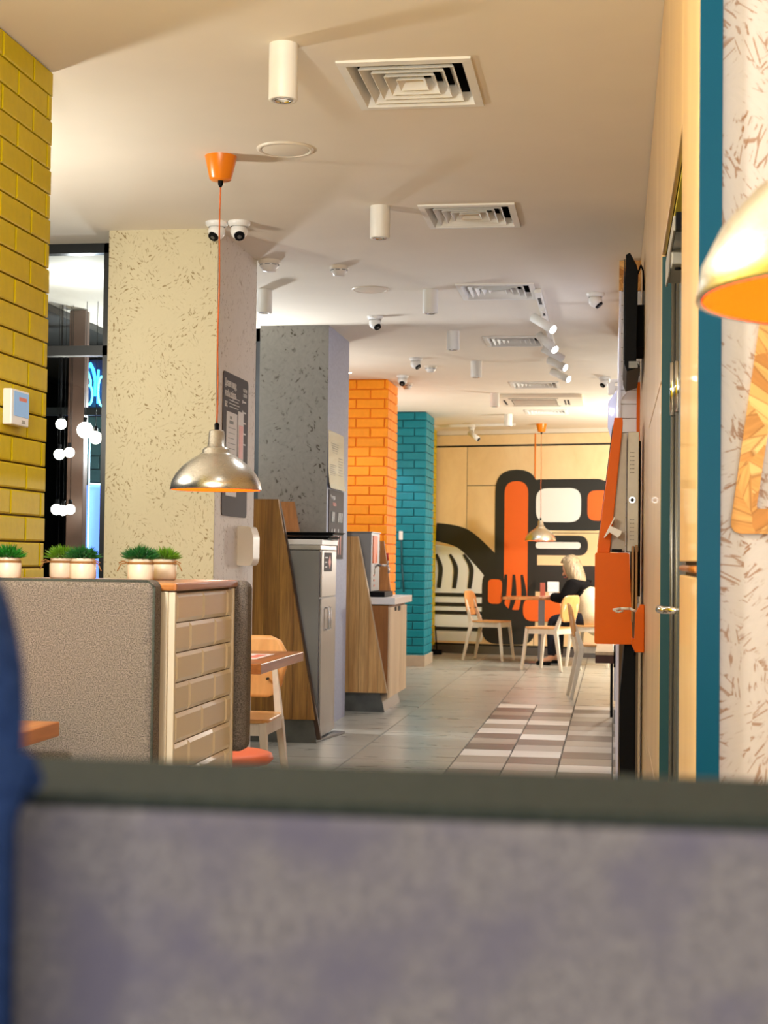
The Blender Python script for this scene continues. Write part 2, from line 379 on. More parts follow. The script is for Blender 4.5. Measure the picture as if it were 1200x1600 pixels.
def face_of(parent, kind, mat, start, ang, length, z0, z1, bw, bh, depth, joint, ch, off0=0.0, topdown=False, flush=False):
    """lay pieces along a straight wall face; the outward normal is the direction to the right of travel"""
    rows = int((z1-z0)/bh+.999)
    for r in range(rows):
        za = (z1-(r+1)*bh) if topdown else (z0+r*bh)
        zt = za+bh-joint; za = max(za, z0); zt = min(zt, z1)
        if zt-za < .01: continue
        u = -(bw/2 if r % 2 else 0)-off0
        while u < length-.004:
            a = max(u, 0); b = min(u+bw-joint, length)
            if b-a > .008:
                me = piece(kind, b-a, zt-za, depth, ch, mat)
                o = bpy.data.objects.new(kind, me); C.objects.link(o); o.parent = parent
                o.location = (start[0]+a*cos(ang), start[1]+a*sin(ang), za); o.rotation_euler.z = ang
            u += bw

# ------------------------------------------------------------------ floor
fl = struct('floor', MB().box(-5.2, 3.2, -4.2, 19.6, -.2, -.006), M['grout'], 'grey stone tiled floor with a taupe and white chequered strip')
def ftile(x0, y0, wx, wy, mat):
    k = ('ft', wx, wy, mat.name)
    if k not in _pc:
        b = MB(); e = .002; g_ = .003
        b.v = [(g_, g_, -.006), (wx-g_, g_, -.006), (wx-g_, wy-g_, -.006), (g_, wy-g_, -.006), (g_+e, g_+e, 0), (wx-g_-e, g_+e, 0), (wx-g_-e, wy-g_-e, 0), (g_+e, wy-g_-e, 0)]
        b.f = [(4, 5, 6, 7), (0, 1, 5, 4), (1, 2, 6, 5), (2, 3, 7, 6), (3, 0, 4, 7)]
        me = bpy.data.meshes.new('tile'); me.from_pydata(b.v, [], b.f); me.materials.append(mat); me.update(); _pc[k] = me
    o = bpy.data.objects.new('tile', _pc[k]); C.objects.link(o); o.parent = fl; o.location = (x0, y0, 0)
for i in range(5):
    for j in range(26): ftile(-.9-.6*(i+1), 3.4+.6*j, .6, .6, M['tile'])
for i in range(2):
    for j in range(5): ftile(-1.5-.6*i, .4+.6*j, .6, .6, M['tile'])
for i in range(2):
    for j in range(11): ftile(-.9+.6*i, 12.4+.6*j, .6, .6, M['tile'])
W_, D_, I_, L_ = 't_white', 't_dark', 't_mid', 't_light'
cols = [[W_, D_, I_, D_, W_, I_, W_, D_, I_, D_, W_, I_, L_, D_, W_, I_, D_, L_, W_, D_, I_, W_, D_, I_],
        [L_, W_, D_, I_, W_, D_, I_, W_, D_, L_, W_, D_, L_, I_, D_, W_, I_, D_, W_, I_, D_, L_, W_, D_],
        [W_, D_, L_, I_, D_, I_, L_, D_, I_, L_, D_, I_, W_, D_, I_, W_, D_, L_, I_, D_, W_, I_, D_, W_],
        [D_, L_, I_, D_, L_, I_, D_, I_, L_, D_, L_, D_, I_, W_, D_, I_, L_, D_, I_, W_, D_, I_, L_, D_]]
for ci, cc in enumerate(cols):
    for ri, k in enumerate(cc+cc[3:15]):
        ftile(-.9+.3*ci, 12.1-.3*ri, .3 if ci < 3 else .13, .3, M[k])

# ------------------------------------------------------------------ ceiling (with the openings of the air vents)
CZ = 2.75
vents = [(-.895, -.46, 4.80, 5.32), (-.885, -.45, 6.81, 7.29), (-.92, -.466, 8.80, 9.33), (-.94, -.515, 10.90, 11.40), (-.94, -.497, 13.70, 14.18), (-.95, -.50, 16.25, 16.75)]
b = MB().box(-5.2, -1.0, -4.2, 19.6, CZ, CZ+.15).box(-.4, 3.2, -4.2, 19.6, CZ, CZ+.15)
y = -4.2
for (xa, xb, ya, yb) in vents:
    b.box(-1.0, -.4, y, ya+.03, CZ, CZ+.15).box(-1.0, xa+.03, ya+.03, yb-.03, CZ, CZ+.15).box(xb-.03, -.4, ya+.03, yb-.03, CZ, CZ+.15); y = yb-.03
b.box(-1.0, -.4, y, 19.6, CZ, CZ+.15)
struct('ceiling', b, M['ceil'], 'cream painted ceiling with round downlights and square air vents')
# ------------------------------------------------------------------ left side walls
yw = struct('wall_left', MB().box(-2.05, -1.855, -4, 4.80, 0, CZ), M['ymortar'], 'yellow painted brick wall on the left')
face_of(yw, 'brick', M['ybrick'], (-1.855, 2.99), pi/2, 1.81, 0, CZ, .25, .0816, .014, .006, .005, off0=.10, topdown=True)
face_of(yw, 'brick', M['ybrick'], (-1.845, 4.80), pi, .2, 0, CZ, .25, .0816, .014, .006, .005, off0=.12, topdown=True)
b = MB()      # the rest of the painted bricks, beside and behind the viewpoint
for r_ in range(34):
    za = CZ-(r_+1)*.0816; u = 2.99-.005-(.125 if r_ % 2 else 0)-.02
    if za < -.05: continue
    while u > -2.0: b.box(-1.86, -1.843, u-.244, u, max(za, 0), za+.0756); u -= .25
tag(b.build('brick', M['ybrick'], yw), kind='stuff')
struct('wall_side', MB().box(-5.2, -5.0, -4, 19.4, 0, CZ), M['night'], 'dark outer wall behind the shop front glazing')
struct('wall_rear', MB().box(-5.2, 3.2, -4.2, -4.0, 0, CZ), M['white'], 'plain wall behind the viewpoint')
struct('wall_far_side', MB().box(3.0, 3.2, -4, 2.5, 0, CZ), M['white'], 'plain wall at the far side of the booth area')
def pillar(name, x0, x1, y0, y1, mf, label, mside=None):
    o = struct(name, MB().box(x0, x1, y0, y1, 0, CZ), mf, label)
    if mside: MB().box(x1, x1+.006, y0-.004, y1, 0, CZ).build('side_panel', mside, o); MB().box(x0, x1+.006, y0-.006, y0, 0, CZ).build('front_panel', mf, o)
    return o
pillar('pillar', -2.46, -1.916, 7.216, 8.03, M['osbwhite'], 'cream strand-board pillar behind the hanging lamp', M['osbwhite_x'])
pillar('pillar', -2.42, -1.946, 10.30, 11.12, M['osbgrey'], 'grey strand-board pillar behind the waste station', plain('lilac_grey_strand_side', srgb(148, 150, 168), .6, nz=.12, scale=60))
po = struct('pillar', MB().box(-2.75, -2.004, 13.452, 14.05, 0, CZ), M['omortar'], 'orange painted brick pillar')
face_of(po, 'brick', M['obrick'], (-2.75, 13.452), 0, .762, 0, CZ, .255, .086, .016, .009, .006, off0=.03, topdown=True)
face_of(po, 'brick', M['obrick'], (-2.004, 13.440), pi/2, .61, 0, CZ, .255, .086, .014, .009, .006, off0=.12, topdown=True)
pt = struct('pillar', MB().box(-2.8, -2.024, 16.452, 17.15, .12, CZ), M['tmortar'], 'teal painted brick pillar near the mural')
face_of(pt, 'brick', M['tbrick'], (-2.8, 16.452), 0, .79, .12, CZ, .255, .087, .016, .009, .006, off0=.10, topdown=True)
face_of(pt, 'brick', M['tbrick'], (-2.024, 16.44), pi/2, .71, .12, CZ, .255, .087, .014, .009, .006, off0=.0, topdown=True)
MB().box(-2.8, -2.0, 16.425, 17.16, 0, .12).build('skirting', M['skirt'], pt, bevel=.004)
MB().box(-2.024, -2.0, 13.43, 14.06, 0, .12).build('skirting', M['skirt'], po, bevel=.003)
yb2 = struct('wall_end', MB().box(-2.4, -2.20, 17.2, 19.0, 0, CZ), M['ymortar'], 'narrow strip of yellow brick wall beside the mural')
face_of(yb2, 'brick', M['ybrick'], (-2.20, 17.2), pi/2, 1.75, .1, CZ, .25, .0816, .014, .006, .005)
struct('wall_recess', MB().box(-3.1, -2.75, 11.3, 17.2, 0, CZ), M['white'], 'pale wall in the recess behind the coloured pillars')
struct('wall_recess_end', MB().box(-2.8, -2.3, 17.15, 17.3, 0, CZ), M['white'], 'pale wall between the teal pillar and the yellow strip')

# ------------------------------------------------------------------ windows and what lies behind them
win = struct('window_1', MB().box(-3.6, -2.55, 7.50, 7.56, 2.70, CZ).box(-3.6, -2.55, 7.50, 7.56, 2.175, 2.225).box(-2.585, -2.55, 7.50, 7.56, 0, CZ)
             .box(-3.6, -3.56, 7.50, 7.56, 0, CZ).box(-3.6, -2.55, 7.50, 7.56, 0, .1), M['frame'], 'tall black framed shop window between the yellow wall and cream pillar')
for za, zb in ((2.225, 2.70), (.1, 2.175)):
    MB().box(-3.56, -2.585, 7.526, 7.532, za, zb).build('pane', M['glass'], win)
struct('trim_1', MB().box(-2.55, -2.44, 7.5, 7.56, 0, CZ), M['frame'], 'black window post beside the cream pillar')
w2 = struct('window_2', MB().box(-3.2, -2.43, 10.42, 10.5, 2.66, CZ).box(-2.475, -2.43, 10.42, 10.5, 0, CZ).box(-3.2, -2.475, 10.42, 10.5, 1.5, 1.56).box(-3.2, -2.475, 10.42, 10.5, 0, .1), M['frame'], 'black framed dark glazing between the two strand-board pillars')
for za, zb in ((1.56, 2.66), (.1, 1.5)): MB().box(-3.2, -2.475, 10.45, 10.456, za, zb).build('pane', M['tvblack'], w2)
struct('wall_outside', MB().box(-5.0, -3.2, 13.5, 13.7, 0, CZ), M['night'], 'dark street wall seen through the window')
struct('ceiling_porch', MB().box(-5.0, -3.55, 7.6, 13.5, 2.70, 2.745), M['night'], 'dark soffit outside the porch')
post = thing('porch_post', (-3.44, 9.52, 0), 'brown metal porch post seen through the window glass', 'post')
wpart('post', MB().box(-3.50, -3.39, 9.5, 9.58, 0, 2.74), M['brown'], post, bevel=.004)
wpart('rail', MB().box(-3.39, -3.2, 9.5, 9.56, 2.06, 2.11), M['frame'], post); wpart('base_plate', MB().box(-3.53, -3.36, 9.46, 9.62, 0, .02), M['frame'], post)
wpart('rail', MB().box(-3.9, -3.50, 9.5, 9.56, 2.06, 2.11), M['frame'], post)
dl = thing('round_downlight', (-3.02, 8.39, CZ), 'bright round recessed downlight in the porch ceiling', 'ceiling light')
wpart('trim_ring', MB().lathe([(.06, CZ-.001), (.075, CZ-.008), (.08, CZ)], (-3.02, 8.39, 0), 28), M['white'], dl)
wpart('lens', MB().lathe([(.001, CZ-.004), (.062, CZ-.004)], (-3.02, 8.39, 0), 28, flip=True), M['downlight_on'], dl)
link_light('porch_lamp', 'POINT', (-3.02, 8.39, 2.6), 14, NEUT, dl, .05)
cam_n = [0]
globes = [(-3.476, 1.986, .034), (-3.485, 1.793, .034), (-3.418, 1.805, .032), (-3.497, 1.443, .034), (-3.453, 1.437, .032), (-3.407, 1.444, .032), (-3.275, 1.937, .050), (-3.205, 1.890, .040), (-3.48, 1.111, .028)]
glab = ['uppermost left globe bulb beside the yellow wall', 'middle globe bulb nearest the yellow wall', 'middle globe bulb right of its neighbour at the yellow wall', 'lower globe bulb nearest the yellow wall, in the row of three',
        'lower globe bulb in the middle of the row of three', 'lower globe bulb at the post end of the row of three', 'larger globe bulb right of the brown porch post', 'small globe bulb beside the black window post', 'lowest globe bulb, just above the window sill']
for (gx, gz, gr), gl in zip(globes, glab):
    t = thing('globe_bulb', (gx, 9.2+.12*(gx < -3.3), gz), 'glowing white '+gl, 'bulb', 'glowing globe bulbs beyond the window')
    yy = t.location.y
    wpart('bulb', MB().ball((gx, yy, gz), gr), M['globe'], t); wpart('socket', MB().tube((gx, yy, gz+gr*.8), (gx, yy, gz+gr+.03), .012), M['black'], t)
    wpart('cord', MB().tube((gx, yy, gz+gr+.03), (gx, yy, 2.745), .002, n=5), M['black'], t)
lb = thing('lightbox', (-3.68, 10.55, 0), 'blue glowing lightbox panel with white edge tubes outside the window', 'lightbox')
wpart('panel', MB().box(-3.71, -3.60, 10.55, 10.60, 0.9, 1.665), M['lightbox'], lb); wpart('panel', MB().box(-3.76, -3.715, 10.56, 10.60, .9, 1.655), M['lightbox'], lb)
wpart('edge_tube', MB().path([(-3.712, 10.53, .9), (-3.712, 10.53, 2.1)], .004), M['tubewhite'], lb); wpart('edge_tube', MB().path([(-3.712, 10.53, 1.668), (-3.60, 10.53, 1.66), (-3.60, 10.53, .9)], .004), M['tubewhite'], lb)
wpart('stand', MB().box(-3.76, -3.60, 10.55, 10.62, 0, .9), M['black'], lb)
bw_ = struct('wall_brick_outside', MB().box(-4.0, -3.2, 11.02, 11.2, 0, 2.2), M['dark'], 'dark teal brick wall outside the window')
face_of(bw_, 'brick', M['brick_out'], (-4.0, 11.02), 0, .78, .3, 2.19, .4, .10, .012, .006, .004)
ns = thing('neon_sign', (-3.5, 10.0, 2.17), 'blue glowing neon figure sign seen through the window, cut by the pillar', 'neon sign')
def curve_pts(c, a, b, t0, t1, n=18, y=10.0): return [(c[0]+a*cos(t0+(t1-t0)*i/n), y, c[1]+b*sin(t0+(t1-t0)*i/n)) for i in range(n+1)]
six = [(-3.553, 10.0, 2.44), (-3.545, 10.0, 2.40), (-3.525, 10.0, 2.34)]+curve_pts((-3.535, 2.245), .022, .065, 1.2, -4.9, 26)
six0 = [(-3.572, 10.03, 2.24), (-3.575, 10.03, 2.34), (-3.560, 10.03, 2.43), (-3.545, 10.03, 2.465), (-3.520, 10.03, 2.42), (-3.502, 10.03, 2.34), (-3.503, 10.03, 2.24)]
wpart('glyph', MB().path(six, .007), M['neon2'], ns); wpart('glyph', MB().path(six0, .011), M['neon'], ns)
wpart('glyph', MB().path([(-3.485, 10.03, 2.42), (-3.487, 10.03, 2.30), (-3.484, 10.03, 2.19)], .010), M['neon'], ns)
wpart('glyph', MB().path(curve_pts((-3.445, 2.27), .028, .10, pi/2, 3*pi/2, 18), .007), M['neon2'], ns)
for xx, zt in ((-3.57, 2.70), (-3.42, 2.75)): wpart('hanger', MB().tube((xx, 10.055, 2.49), (xx, 10.055, zt), .003), M['black'], ns)
wpart('backing', MB().box(-3.59, -3.40, 10.05, 10.06, 2.16, 2.49), plain('sign_backing', srgb(40, 52, 90), .4), ns)

# ------------------------------------------------------------------ mural wall at the end
ANG = atan2(-.55, 2.3)
wb = struct('wall_back', MB().box(-.3, 2.75, 0.012, .2, 0, CZ), M['mblack'], 'plywood panelled end wall behind the painting')
wb.location = (-2.2, 19.0, 0); wb.rotation_euler.z = ANG
def panel(parent, u0_, u1_, z0, z1, mat, name='panel', j=.004, d=.012):
    me = piece(name, u1_-u0_-2*j, z1-z0-2*j, d, .002, mat); o = bpy.data.objects.new(name, me); C.objects.link(o); o.parent = parent; o.location = (u0_+j, .012, z0+j); return o
for r in [(-.1, .41, .12, 1.49), (-.1, .41, 1.49, 2.55), (.41, 1.28, .12, 1.10), (.41, 1.28, 1.10, 2.07), (.41, 1.28, 2.07, 2.55), (1.28, 2.7, .12, 1.49), (1.28, 2.7, 1.49, 2.55), (-.1, 2.7, 2.565, 2.70)]:
    panel(wb, *r, M['plyback'])
MB().box(-.1, 2.7, 0.0, .02, 0, .10).build('skirting', M['steel'], wb)
MB().box(-.1, 2.7, -.004, .012, 2.70, CZ).build('trim', M['ceil'], wb)
MB().box(1.275, 1.29, -.006, .01, 1.5, 2.70).build('trim', M['orange'], wb)
mur = thing('wall_mural', (-2.2, 19.0, 0), 'painted abstract mural of orange, white and black bands on the plywood end wall', 'mural', rz=ANG)
def smooth(pts, closed=False, n=10):
    P = [Vector((p[0], p[1])) for p in pts]; out = []; m = len(P)
    rng = range(m if closed else m-1)
    for i in rng:
        a = P[(i-1) % m] if closed or i > 0 else P[0]; b_ = P[i]; c = P[(i+1) % m]; d = P[(i+2) % m] if closed or i+2 < m else P[-1]
        for k in range(n):
            t = k/n; out.append(.5*((2*b_)+(c-a)*t+(2*a-5*b_+4*c-d)*t*t+(3*b_-a-3*c+d)*t**3))
    if not closed: out.append(P[-1])
    return out
def band(name, pts, widths, mat, lay, cap=True):
    P = smooth(pts); n = len(P); L = []; R = []
    for i, p in enumerate(P):
        d = (P[min(i+1, n-1)]-P[max(i-1, 0)]).normalized(); nn = Vector((-d.y, d.x))
        t = i/(n-1)*(len(widths)-1); k = min(int(t), len(widths)-2); w2_ = widths[k]+(widths[k+1]-widths[k])*(t-k)
        L.append(p+nn*w2_/2); R.append(p-nn*w2_/2)
    b = MB(); y = -.0015*lay-.001
    vs = [(max(0, p.x), y, p.y) for p in L]+[(max(0, p.x), y, p.y) for p in R]
    b.add(vs, [(i, n+i, n+i+1, i+1) for i in range(n-1)]); o = b.build(name, mat, mur); return o
def blob(name, pts, mat, lay, sm=True):
    P = smooth(pts, True) if sm else [Vector(p) for p in pts]
    me = bpy.data.meshes.new(name); bm = bmesh.new(); y = -.0015*lay-.001
    f = bm.faces.new([bm.verts.new((max(0, p[0]), y, p[1])) for p in P]); bmesh.ops.triangulate(bm, faces=[f]); bm.to_mesh(me); bm.free(); me.materials.append(mat)
    o = bpy.data.objects.new(name, me); C.objects.link(o); o.parent = mur; return o
# plain bands, arches and blocks in the wall's colours
def block(x0, x1, z0, z1, rad, mat, lay): return blob('paint_block', rr([(x0, z0), (x0, z1), (x1, z1), (x1, z0)], rad, 6), mat, lay, False)
def rr(pts, r, n=6):
    out = []
    for i, p in enumerate(pts):
        p = Vector(p); a = (Vector(pts[i-1])-p).normalized(); c = (Vector(pts[(i+1) % len(pts)])-p).normalized()
        for k in range(n+1):
            t = k/n; out.append(tuple((1-t)**2*(p+a*r)+2*t*(1-t)*p+t*t*(p+c*r)))
    return out
blob('paint_block', [(0, .15), (.62, .15), (.75, .6), (.66, 1.12), (.32, 1.30), (0, 1.34)], M['mwhite'], 1, False)
band('paint_band', [(0, 1.50), (.35, 1.42), (.62, 1.20), (.85, .95)], [.22, .26, .28, .3], M['mblack'], 2)
block(.62, 1.30, .13, 1.05, .2, M['mblack'], 3)
block(.78, 1.32, .80, 2.26, .26, M['mblack'], 4)
block(.90, 1.20, .55, 2.12, .15, M['morange'], 5)
block(1.12, 2.25, 1.52, 2.14, .22, M['mblack'], 3)
block(1.30, 1.86, 1.62, 2.03, .14, M['mwhite'], 6)
block(1.94, 2.25, 1.64, 2.00, .10, M['morange'], 6)
block(1.12, 1.95, 1.22, 1.46, .12, M['mblack'], 3)
block(1.30, 1.86, 1.30, 1.38, .04, M['mwhite'], 6)
block(1.1, 2.3, .78, 1.10, .14, M['mblack'], 3)
for k in range(3): band('paint_band', [(.06+.20*k, .80), (.08+.20*k, 1.05), (.02+.18*k, 1.22)], [.05, .06, .03], M['mblack'], 7)
for k, z_ in enumerate((.72, .60, .50, .30)): band('paint_band', [(0, z_), (.3, z_), (.66, z_)], [.045]*3, M['mblack'], 7)
for k in range(3): band('paint_band', [(.84+.13*k, .50), (.90+.13*k, .72), (.93+.10*k, .98)], [.03, .07, .03], M['mblack'] if k < 3 else M['morange'], 8)
block(.70, .88, .62, .92, .06, M['morange'], 8)
block(1.15, 1.62, .42, .70, .12, M['morange'], 9)

# ------------------------------------------------------------------ right wall with panels and the door
wr = struct('wall_right', MB().box(.142, .35, 4.46, 8.2, 0, CZ).box(.142, .35, 2.50, 3.12, 0, CZ).box(.30, .35, 3.12, 4.46, 0, CZ).box(.142, .30, 3.12, 4.46, 2.045, CZ), M['darkside'], 'birch plywood panelled wall on the right')
def xpanel(y0, y1, z0, z1, mat=None, x=.130, name='panel', j=.003):
    return MB().box(x, x+.012, y0+j, y1-j, z0+j, z1-j).build(name, mat or M['plyx'], wr, bevel=.0025)
for a in [(2.50, 3.12, 1.155, CZ), (2.50, 3.12, 0, 1.135), (3.12, 4.46, 2.035, CZ), (4.46, 5.95, 0, .48), (4.46, 5.95, .48, 1.67), (4.46, 5.95, 1.67, CZ), (5.95, 8.18, 0, .42), (5.95, 8.18, .42, 2.11), (5.95, 8.18, 2.11, CZ)]: xpanel(*a)
MB().box(.1315, .30, 4.440, 4.458, 0, 2.03).build('reveal', M['tealdark'], wr)
MB().box(.145, .30, 3.12, 4.462, 2.03, 2.042).build('reveal', M['olive'], wr)
MB().box(.145, .30, 3.118, 3.128, 0, 2.03).build('reveal', M['plyx'], wr)
MB().tube((.134, 2.51, 1.145), (.134, 3.115, 1.145), .006).build('edge_highlight', plain('copper_highlight', srgb(200, 130, 70), .25, .8), wr)  # coppery tube imitates the shine on the rounded panel edges at the gap
dr = struct('door_1', MB().box(.172, .200, 3.14, 4.36, .01, 2.02), M['doorglass'], 'grey metal door recessed in the plywood wall')
for xx, yy in ((.172, 4.29), (.163, 4.405)): MB().tube((xx, yy, .01), (xx, yy, 2.02), .0075).build('stile', M['doorgrey'], dr)
MB().box(.170, .205, 4.34, 4.438, .0, 2.02).build('door_frame', M['doorgrey'], dr, bevel=.002)
for zz in (1.62, .35):
    MB().tube((.171, 4.285, zz-.05), (.171, 4.285, zz+.09), .009).tube((.162, 4.40, zz-.05), (.162, 4.40, zz+.10), .009).build('hinge', M['chrome'], dr)
hb = MB().path([(.174, 3.95, 1.035), (.125, 3.97, 1.035), (.117, 4.02, 1.035), (.119, 4.08, 1.035)], .010, 12).ball((.117, 4.02, 1.035), .0102).ball((.125, 3.97, 1.035), .0102).ball((.119, 4.08, 1.035), .0102)
hb.build('handle', M['chrome'], dr)
dc = thing('door_closer', (.15, 3.9, 1.9), 'grey metal door closer with arm at the top of the door', 'door closer')
wpart('body', MB().box(.136, .172, 3.85, 4.12, 1.895, 1.955), M['closer'], dc, bevel=.004)
wpart('cover', MB().prism([(3.60, 1.925), (3.85, 1.925), (3.95, 1.885), (4.14, 1.89), (4.14, 1.955), (3.60, 1.96)], 'x', .131, .136), M['closer'], dc, bevel=.001)
wpart('arm', MB().box(.138, .168, 3.60, 3.85, 1.93, 1.95), M['doorgrey'], dc); wpart('bracket', MB().box(.136, .172, 3.57, 3.60, 1.922, 1.962), M['black'], dc)
wpart('valve', MB().tube((.154, 3.90, 1.897), (.154, 3.90, 1.890), .009), M['black'], dc)
# frontal strand-board wall
wo = struct('wall_booth', MB().box(.142, 3.0, 2.492, 2.60, 0, CZ), M['osbnear'], 'white painted strand-board wall on the right')
MB().box(.131, .1665, 2.478, 2.497, 0, CZ).build('corner_strip', M['teal'], wo, bevel=.001)
def rr(pts, r, n=6):
    out = []
    for i, p in enumerate(pts):
        p = Vector(p); a = (Vector(pts[i-1])-p).normalized(); c = (Vector(pts[(i+1) % len(pts)])-p).normalized()
        for k in range(n+1):
            t = k/n; out.append(tuple((1-t)**2*(p+a*r)+2*t*(1-t)*p+t*t*(p+c*r)))
    return out
outer = rr([(.1805, 1.203), (.262, 1.80), (.46, 1.80), (.54, 1.203)], .022); inner = rr([(.2225, 1.243), (.297, 1.76), (.425, 1.76), (.497, 1.243)], .004)
me = bpy.data.meshes.new('board_letter'); bm = bmesh.new()
for yy in (2.487, ):
    vo = [bm.verts.new((x, yy, z)) for x, z in outer]; vi = [bm.verts.new((x, yy, z)) for x, z in inner]
    vo2 = [bm.verts.new((x, 2.4925, z)) for x, z in outer]; vi2 = [bm.verts.new((x, 2.4925, z)) for x, z in inner]; n_ = len(vo)
    for i in range(n_):
        j = (i+1) % n_
        bm.faces.new((vo[i], vo[j], vi[j], vi[i])); bm.faces.new((vo[j], vo[i], vo2[i], vo2[j])); bm.faces.new((vi[i], vi[j], vi2[j], vi2[i]))
bmesh.ops.recalc_face_normals(bm, faces=bm.faces); bm.to_mesh(me); bm.free(); me.materials.append(M['osbraw'])
bl = bpy.data.objects.new('board_letter', me); C.objects.link(bl); tag(bl, 'raw strand-board outline shape with rounded corners on the white wall', 'wall decoration')

# tiled pier and what is fixed to it
pr_ = struct('pillar', MB().box(.03, .14, 8.21, 11.0, 0, 2.59), M['subgrout'], 'white tiled pier beyond the television')
face_of(pr_, 'tile', M['whitetile'], (.030, 8.21), 0, .112, 0.9, 2.59, .20, .075, .01, .003, .002, topdown=True)
MB().box(.018, .030, 8.19, 11.0, 0, 2.59).build('side_panel', M['sheetlav'], pr_)
MB().box(.018, .14, 8.19, 11.0, 2.59, CZ).build('top_panel', M['osbraw'], pr_)
struct('wall_right_far', MB().box(2.4, 2.6, 8.0, 19.0, 0, CZ), M['plyx'], 'plywood wall of the side room beyond the tiled pier')
struct('wall_side_room', MB().box(.14, 2.4, 8.21, 8.4, 0, CZ), M['white'], 'plain wall closing the side room behind the plywood wall')
MB().box(.113, .131, 8.16, 8.2, 1.0, 2.1).build('orange_trim', M['orangedark'], pr_)
tv = thing('television', (.10, 7.2, 2.3), 'black flat television tilted out from the plywood wall', 'television')
tvb = MB().prism([(.044, 2.545), (.062, 2.555), (.092, 2.50), (.10, 2.47), (.095, 2.06), (.112, 2.035), (.052, 2.015), (.040, 2.05)], 'y', 7.0, 7.85)
wpart('case', tvb, M['black'], tv, bevel=.003); wpart('screen', MB().box(.037, .041, 7.03, 7.82, 2.07, 2.53), M['tvblack'], tv)
wpart('bracket', MB().box(.09, .130, 7.2, 7.6, 2.15, 2.35), M['dark'], tv)
wpart('port_panel', MB().box(.060, .100, 6.995, 7.0, 2.03, 2.06), M['doorgrey'], tv)
wpart('cable', MB().path([(.098, 7.02, 2.46), (.112, 7.02, 2.50), (.122, 7.05, 2.48), (.127, 7.1, 2.40)], .004), M['black'], tv)
wpart('sensor_box', MB().box(.060, .085, 6.998, 7.003, 2.035, 2.05), M['dark'], tv)
solo('hanging_sheet', MB().prism([(.075, 2.11), (.078, 2.11), (.060, 2.04), (.034, 2.01), (.032, 2.013), (.056, 2.045)], 'y', 8.12, 8.18), M['sheetlav'], (.05, 8.15, 2.0), 'white curled paper sheet hanging below the television', 'sheet')
hx = thing('hexagon_sign', (-.02, 9.5, 2.05), 'white box sign with a heart shaped cut-out beside the tiled pier', 'sign')
hexp = [(.012, 2.21), (-.030, 2.15), (-.043, 2.13), (-.043, 1.98), (-.012, 1.88), (.012, 1.88)]
wpart('panel', MB().prism(hexp, 'y', 9.5, 9.62), M['sheetlav'], hx, bevel=.002)
hp = [(16*sin(t)**3, 13*cos(t)-5*cos(2*t)-2*cos(3*t)-cos(4*t)) for t in [2*pi*i/24 for i in range(24)]]
wpart('heart', MB().prism([(-.020+x*.0007, 2.075+z*.0014) for x, z in hp], 'y', 9.497, 9.50), M['lens_on'], hx)

# ------------------------------------------------------------------ ordering kiosk
ks = thing('ordering_kiosk', (.06, 7.0, 0), 'tall ordering kiosk with orange slanted screen frame and orange box below', 'kiosk')
wpart('screen_frame', MB().prism([(-.002, 1.80), (.034, 1.80), (.036, 1.775), (-.018, 1.195), (-.075, 1.195)], 'y', 6.94, 7.46), M['orangedark'], ks, bevel=.003)
wpart('screen', MB().prism([(-.010, 1.77), (-.007, 1.77), (-.071, 1.22), (-.074, 1.22)], 'y', 6.99, 7.41), M['tvblack'], ks)
KG = plain('warm_grey_metal', srgb(196, 190, 176), .4, nz=.04)
wpart('housing', MB().prism([(.018, 1.732), (.054, 1.735), (.050, 1.20), (-.018, 1.20)], 'y', 6.97, 7.44), KG, ks, bevel=.003)
bk = wpart('back_case', MB().box(.058, .108, 6.96, 7.45, 1.20, 1.738), plain('warm_grey_case', srgb(204, 198, 184), .4, nz=.03), ks, bevel=.003)
wpart('dark_gap', MB().box(.108, .118, 7.0, 7.40, 1.0, 1.70), M['dark'], ks)
lk = wpart('lock', MB().tube((.080, 6.962, 1.432), (.080, 6.950, 1.432), .014, n=20), M['chrome'], ks); wpart('keyhole', MB().tube((.080, 6.951, 1.432), (.080, 6.948, 1.432), .009, n=16), M['dark'], lk)
gb = MB()
for zz0 in (1.60, 1.30):
    for i in range(3):
        for j in range(6): gb.tube((.072+.007*i, 6.961, zz0+.045-.018*j), (.072+.007*i, 6.957, zz0+.045-.018*j), .002, n=6)
tag(wpart('speaker_holes', gb, M['dark'], ks), kind='stuff')
wpart('lower_box', MB().prism(rr([(-.083, .79), (-.083, 1.195), (.068, 1.195), (.085, .79)], .012, 4)[::-1], 'y', 6.90, 7.48), M['orangedark'], ks)
wpart('reader_slot', MB().box(-.010, .036, 6.94, 6.965, 1.197, 1.212), M['black'], ks)
wpart('wooden_back', MB().box(.078, .088, 6.86, 7.5, .89, 1.225).box(.094, .104, 6.86, 7.5, .93, 1.23), M['zebra'], ks, bevel=.001)
wpart('receipt_tray', MB().prism([(-.044, 1.262), (.000, 1.352), (.004, 1.350), (-.014, 1.312), (.034, 1.290), (.030, 1.275), (.016, 1.262), (-.020, 1.285), (-.040, 1.260)], 'y', 6.84, 6.93), M['whiteplastic'], ks)
wpart('pedestal', MB().prism([(.050, .79), (.100, .79), (.102, 0), (.045, 0), (.030, .30), (.031, .56)], 'y', 6.95, 7.45), M['black'], ks, bevel=.004)
el = thing('sanitiser_dispenser', (.10, 6.6, .78), 'orange wall dispenser with a pale elbow lever', 'dispenser')
wpart('housing', MB().prism([(.077, .835), (.088, .828), (.092, .94), (.112, .975), (.129, .975), (.129, .775), (.092, .775), (.077, .805)], 'y', 6.56, 6.66), M['orangedark'], el, bevel=.003)
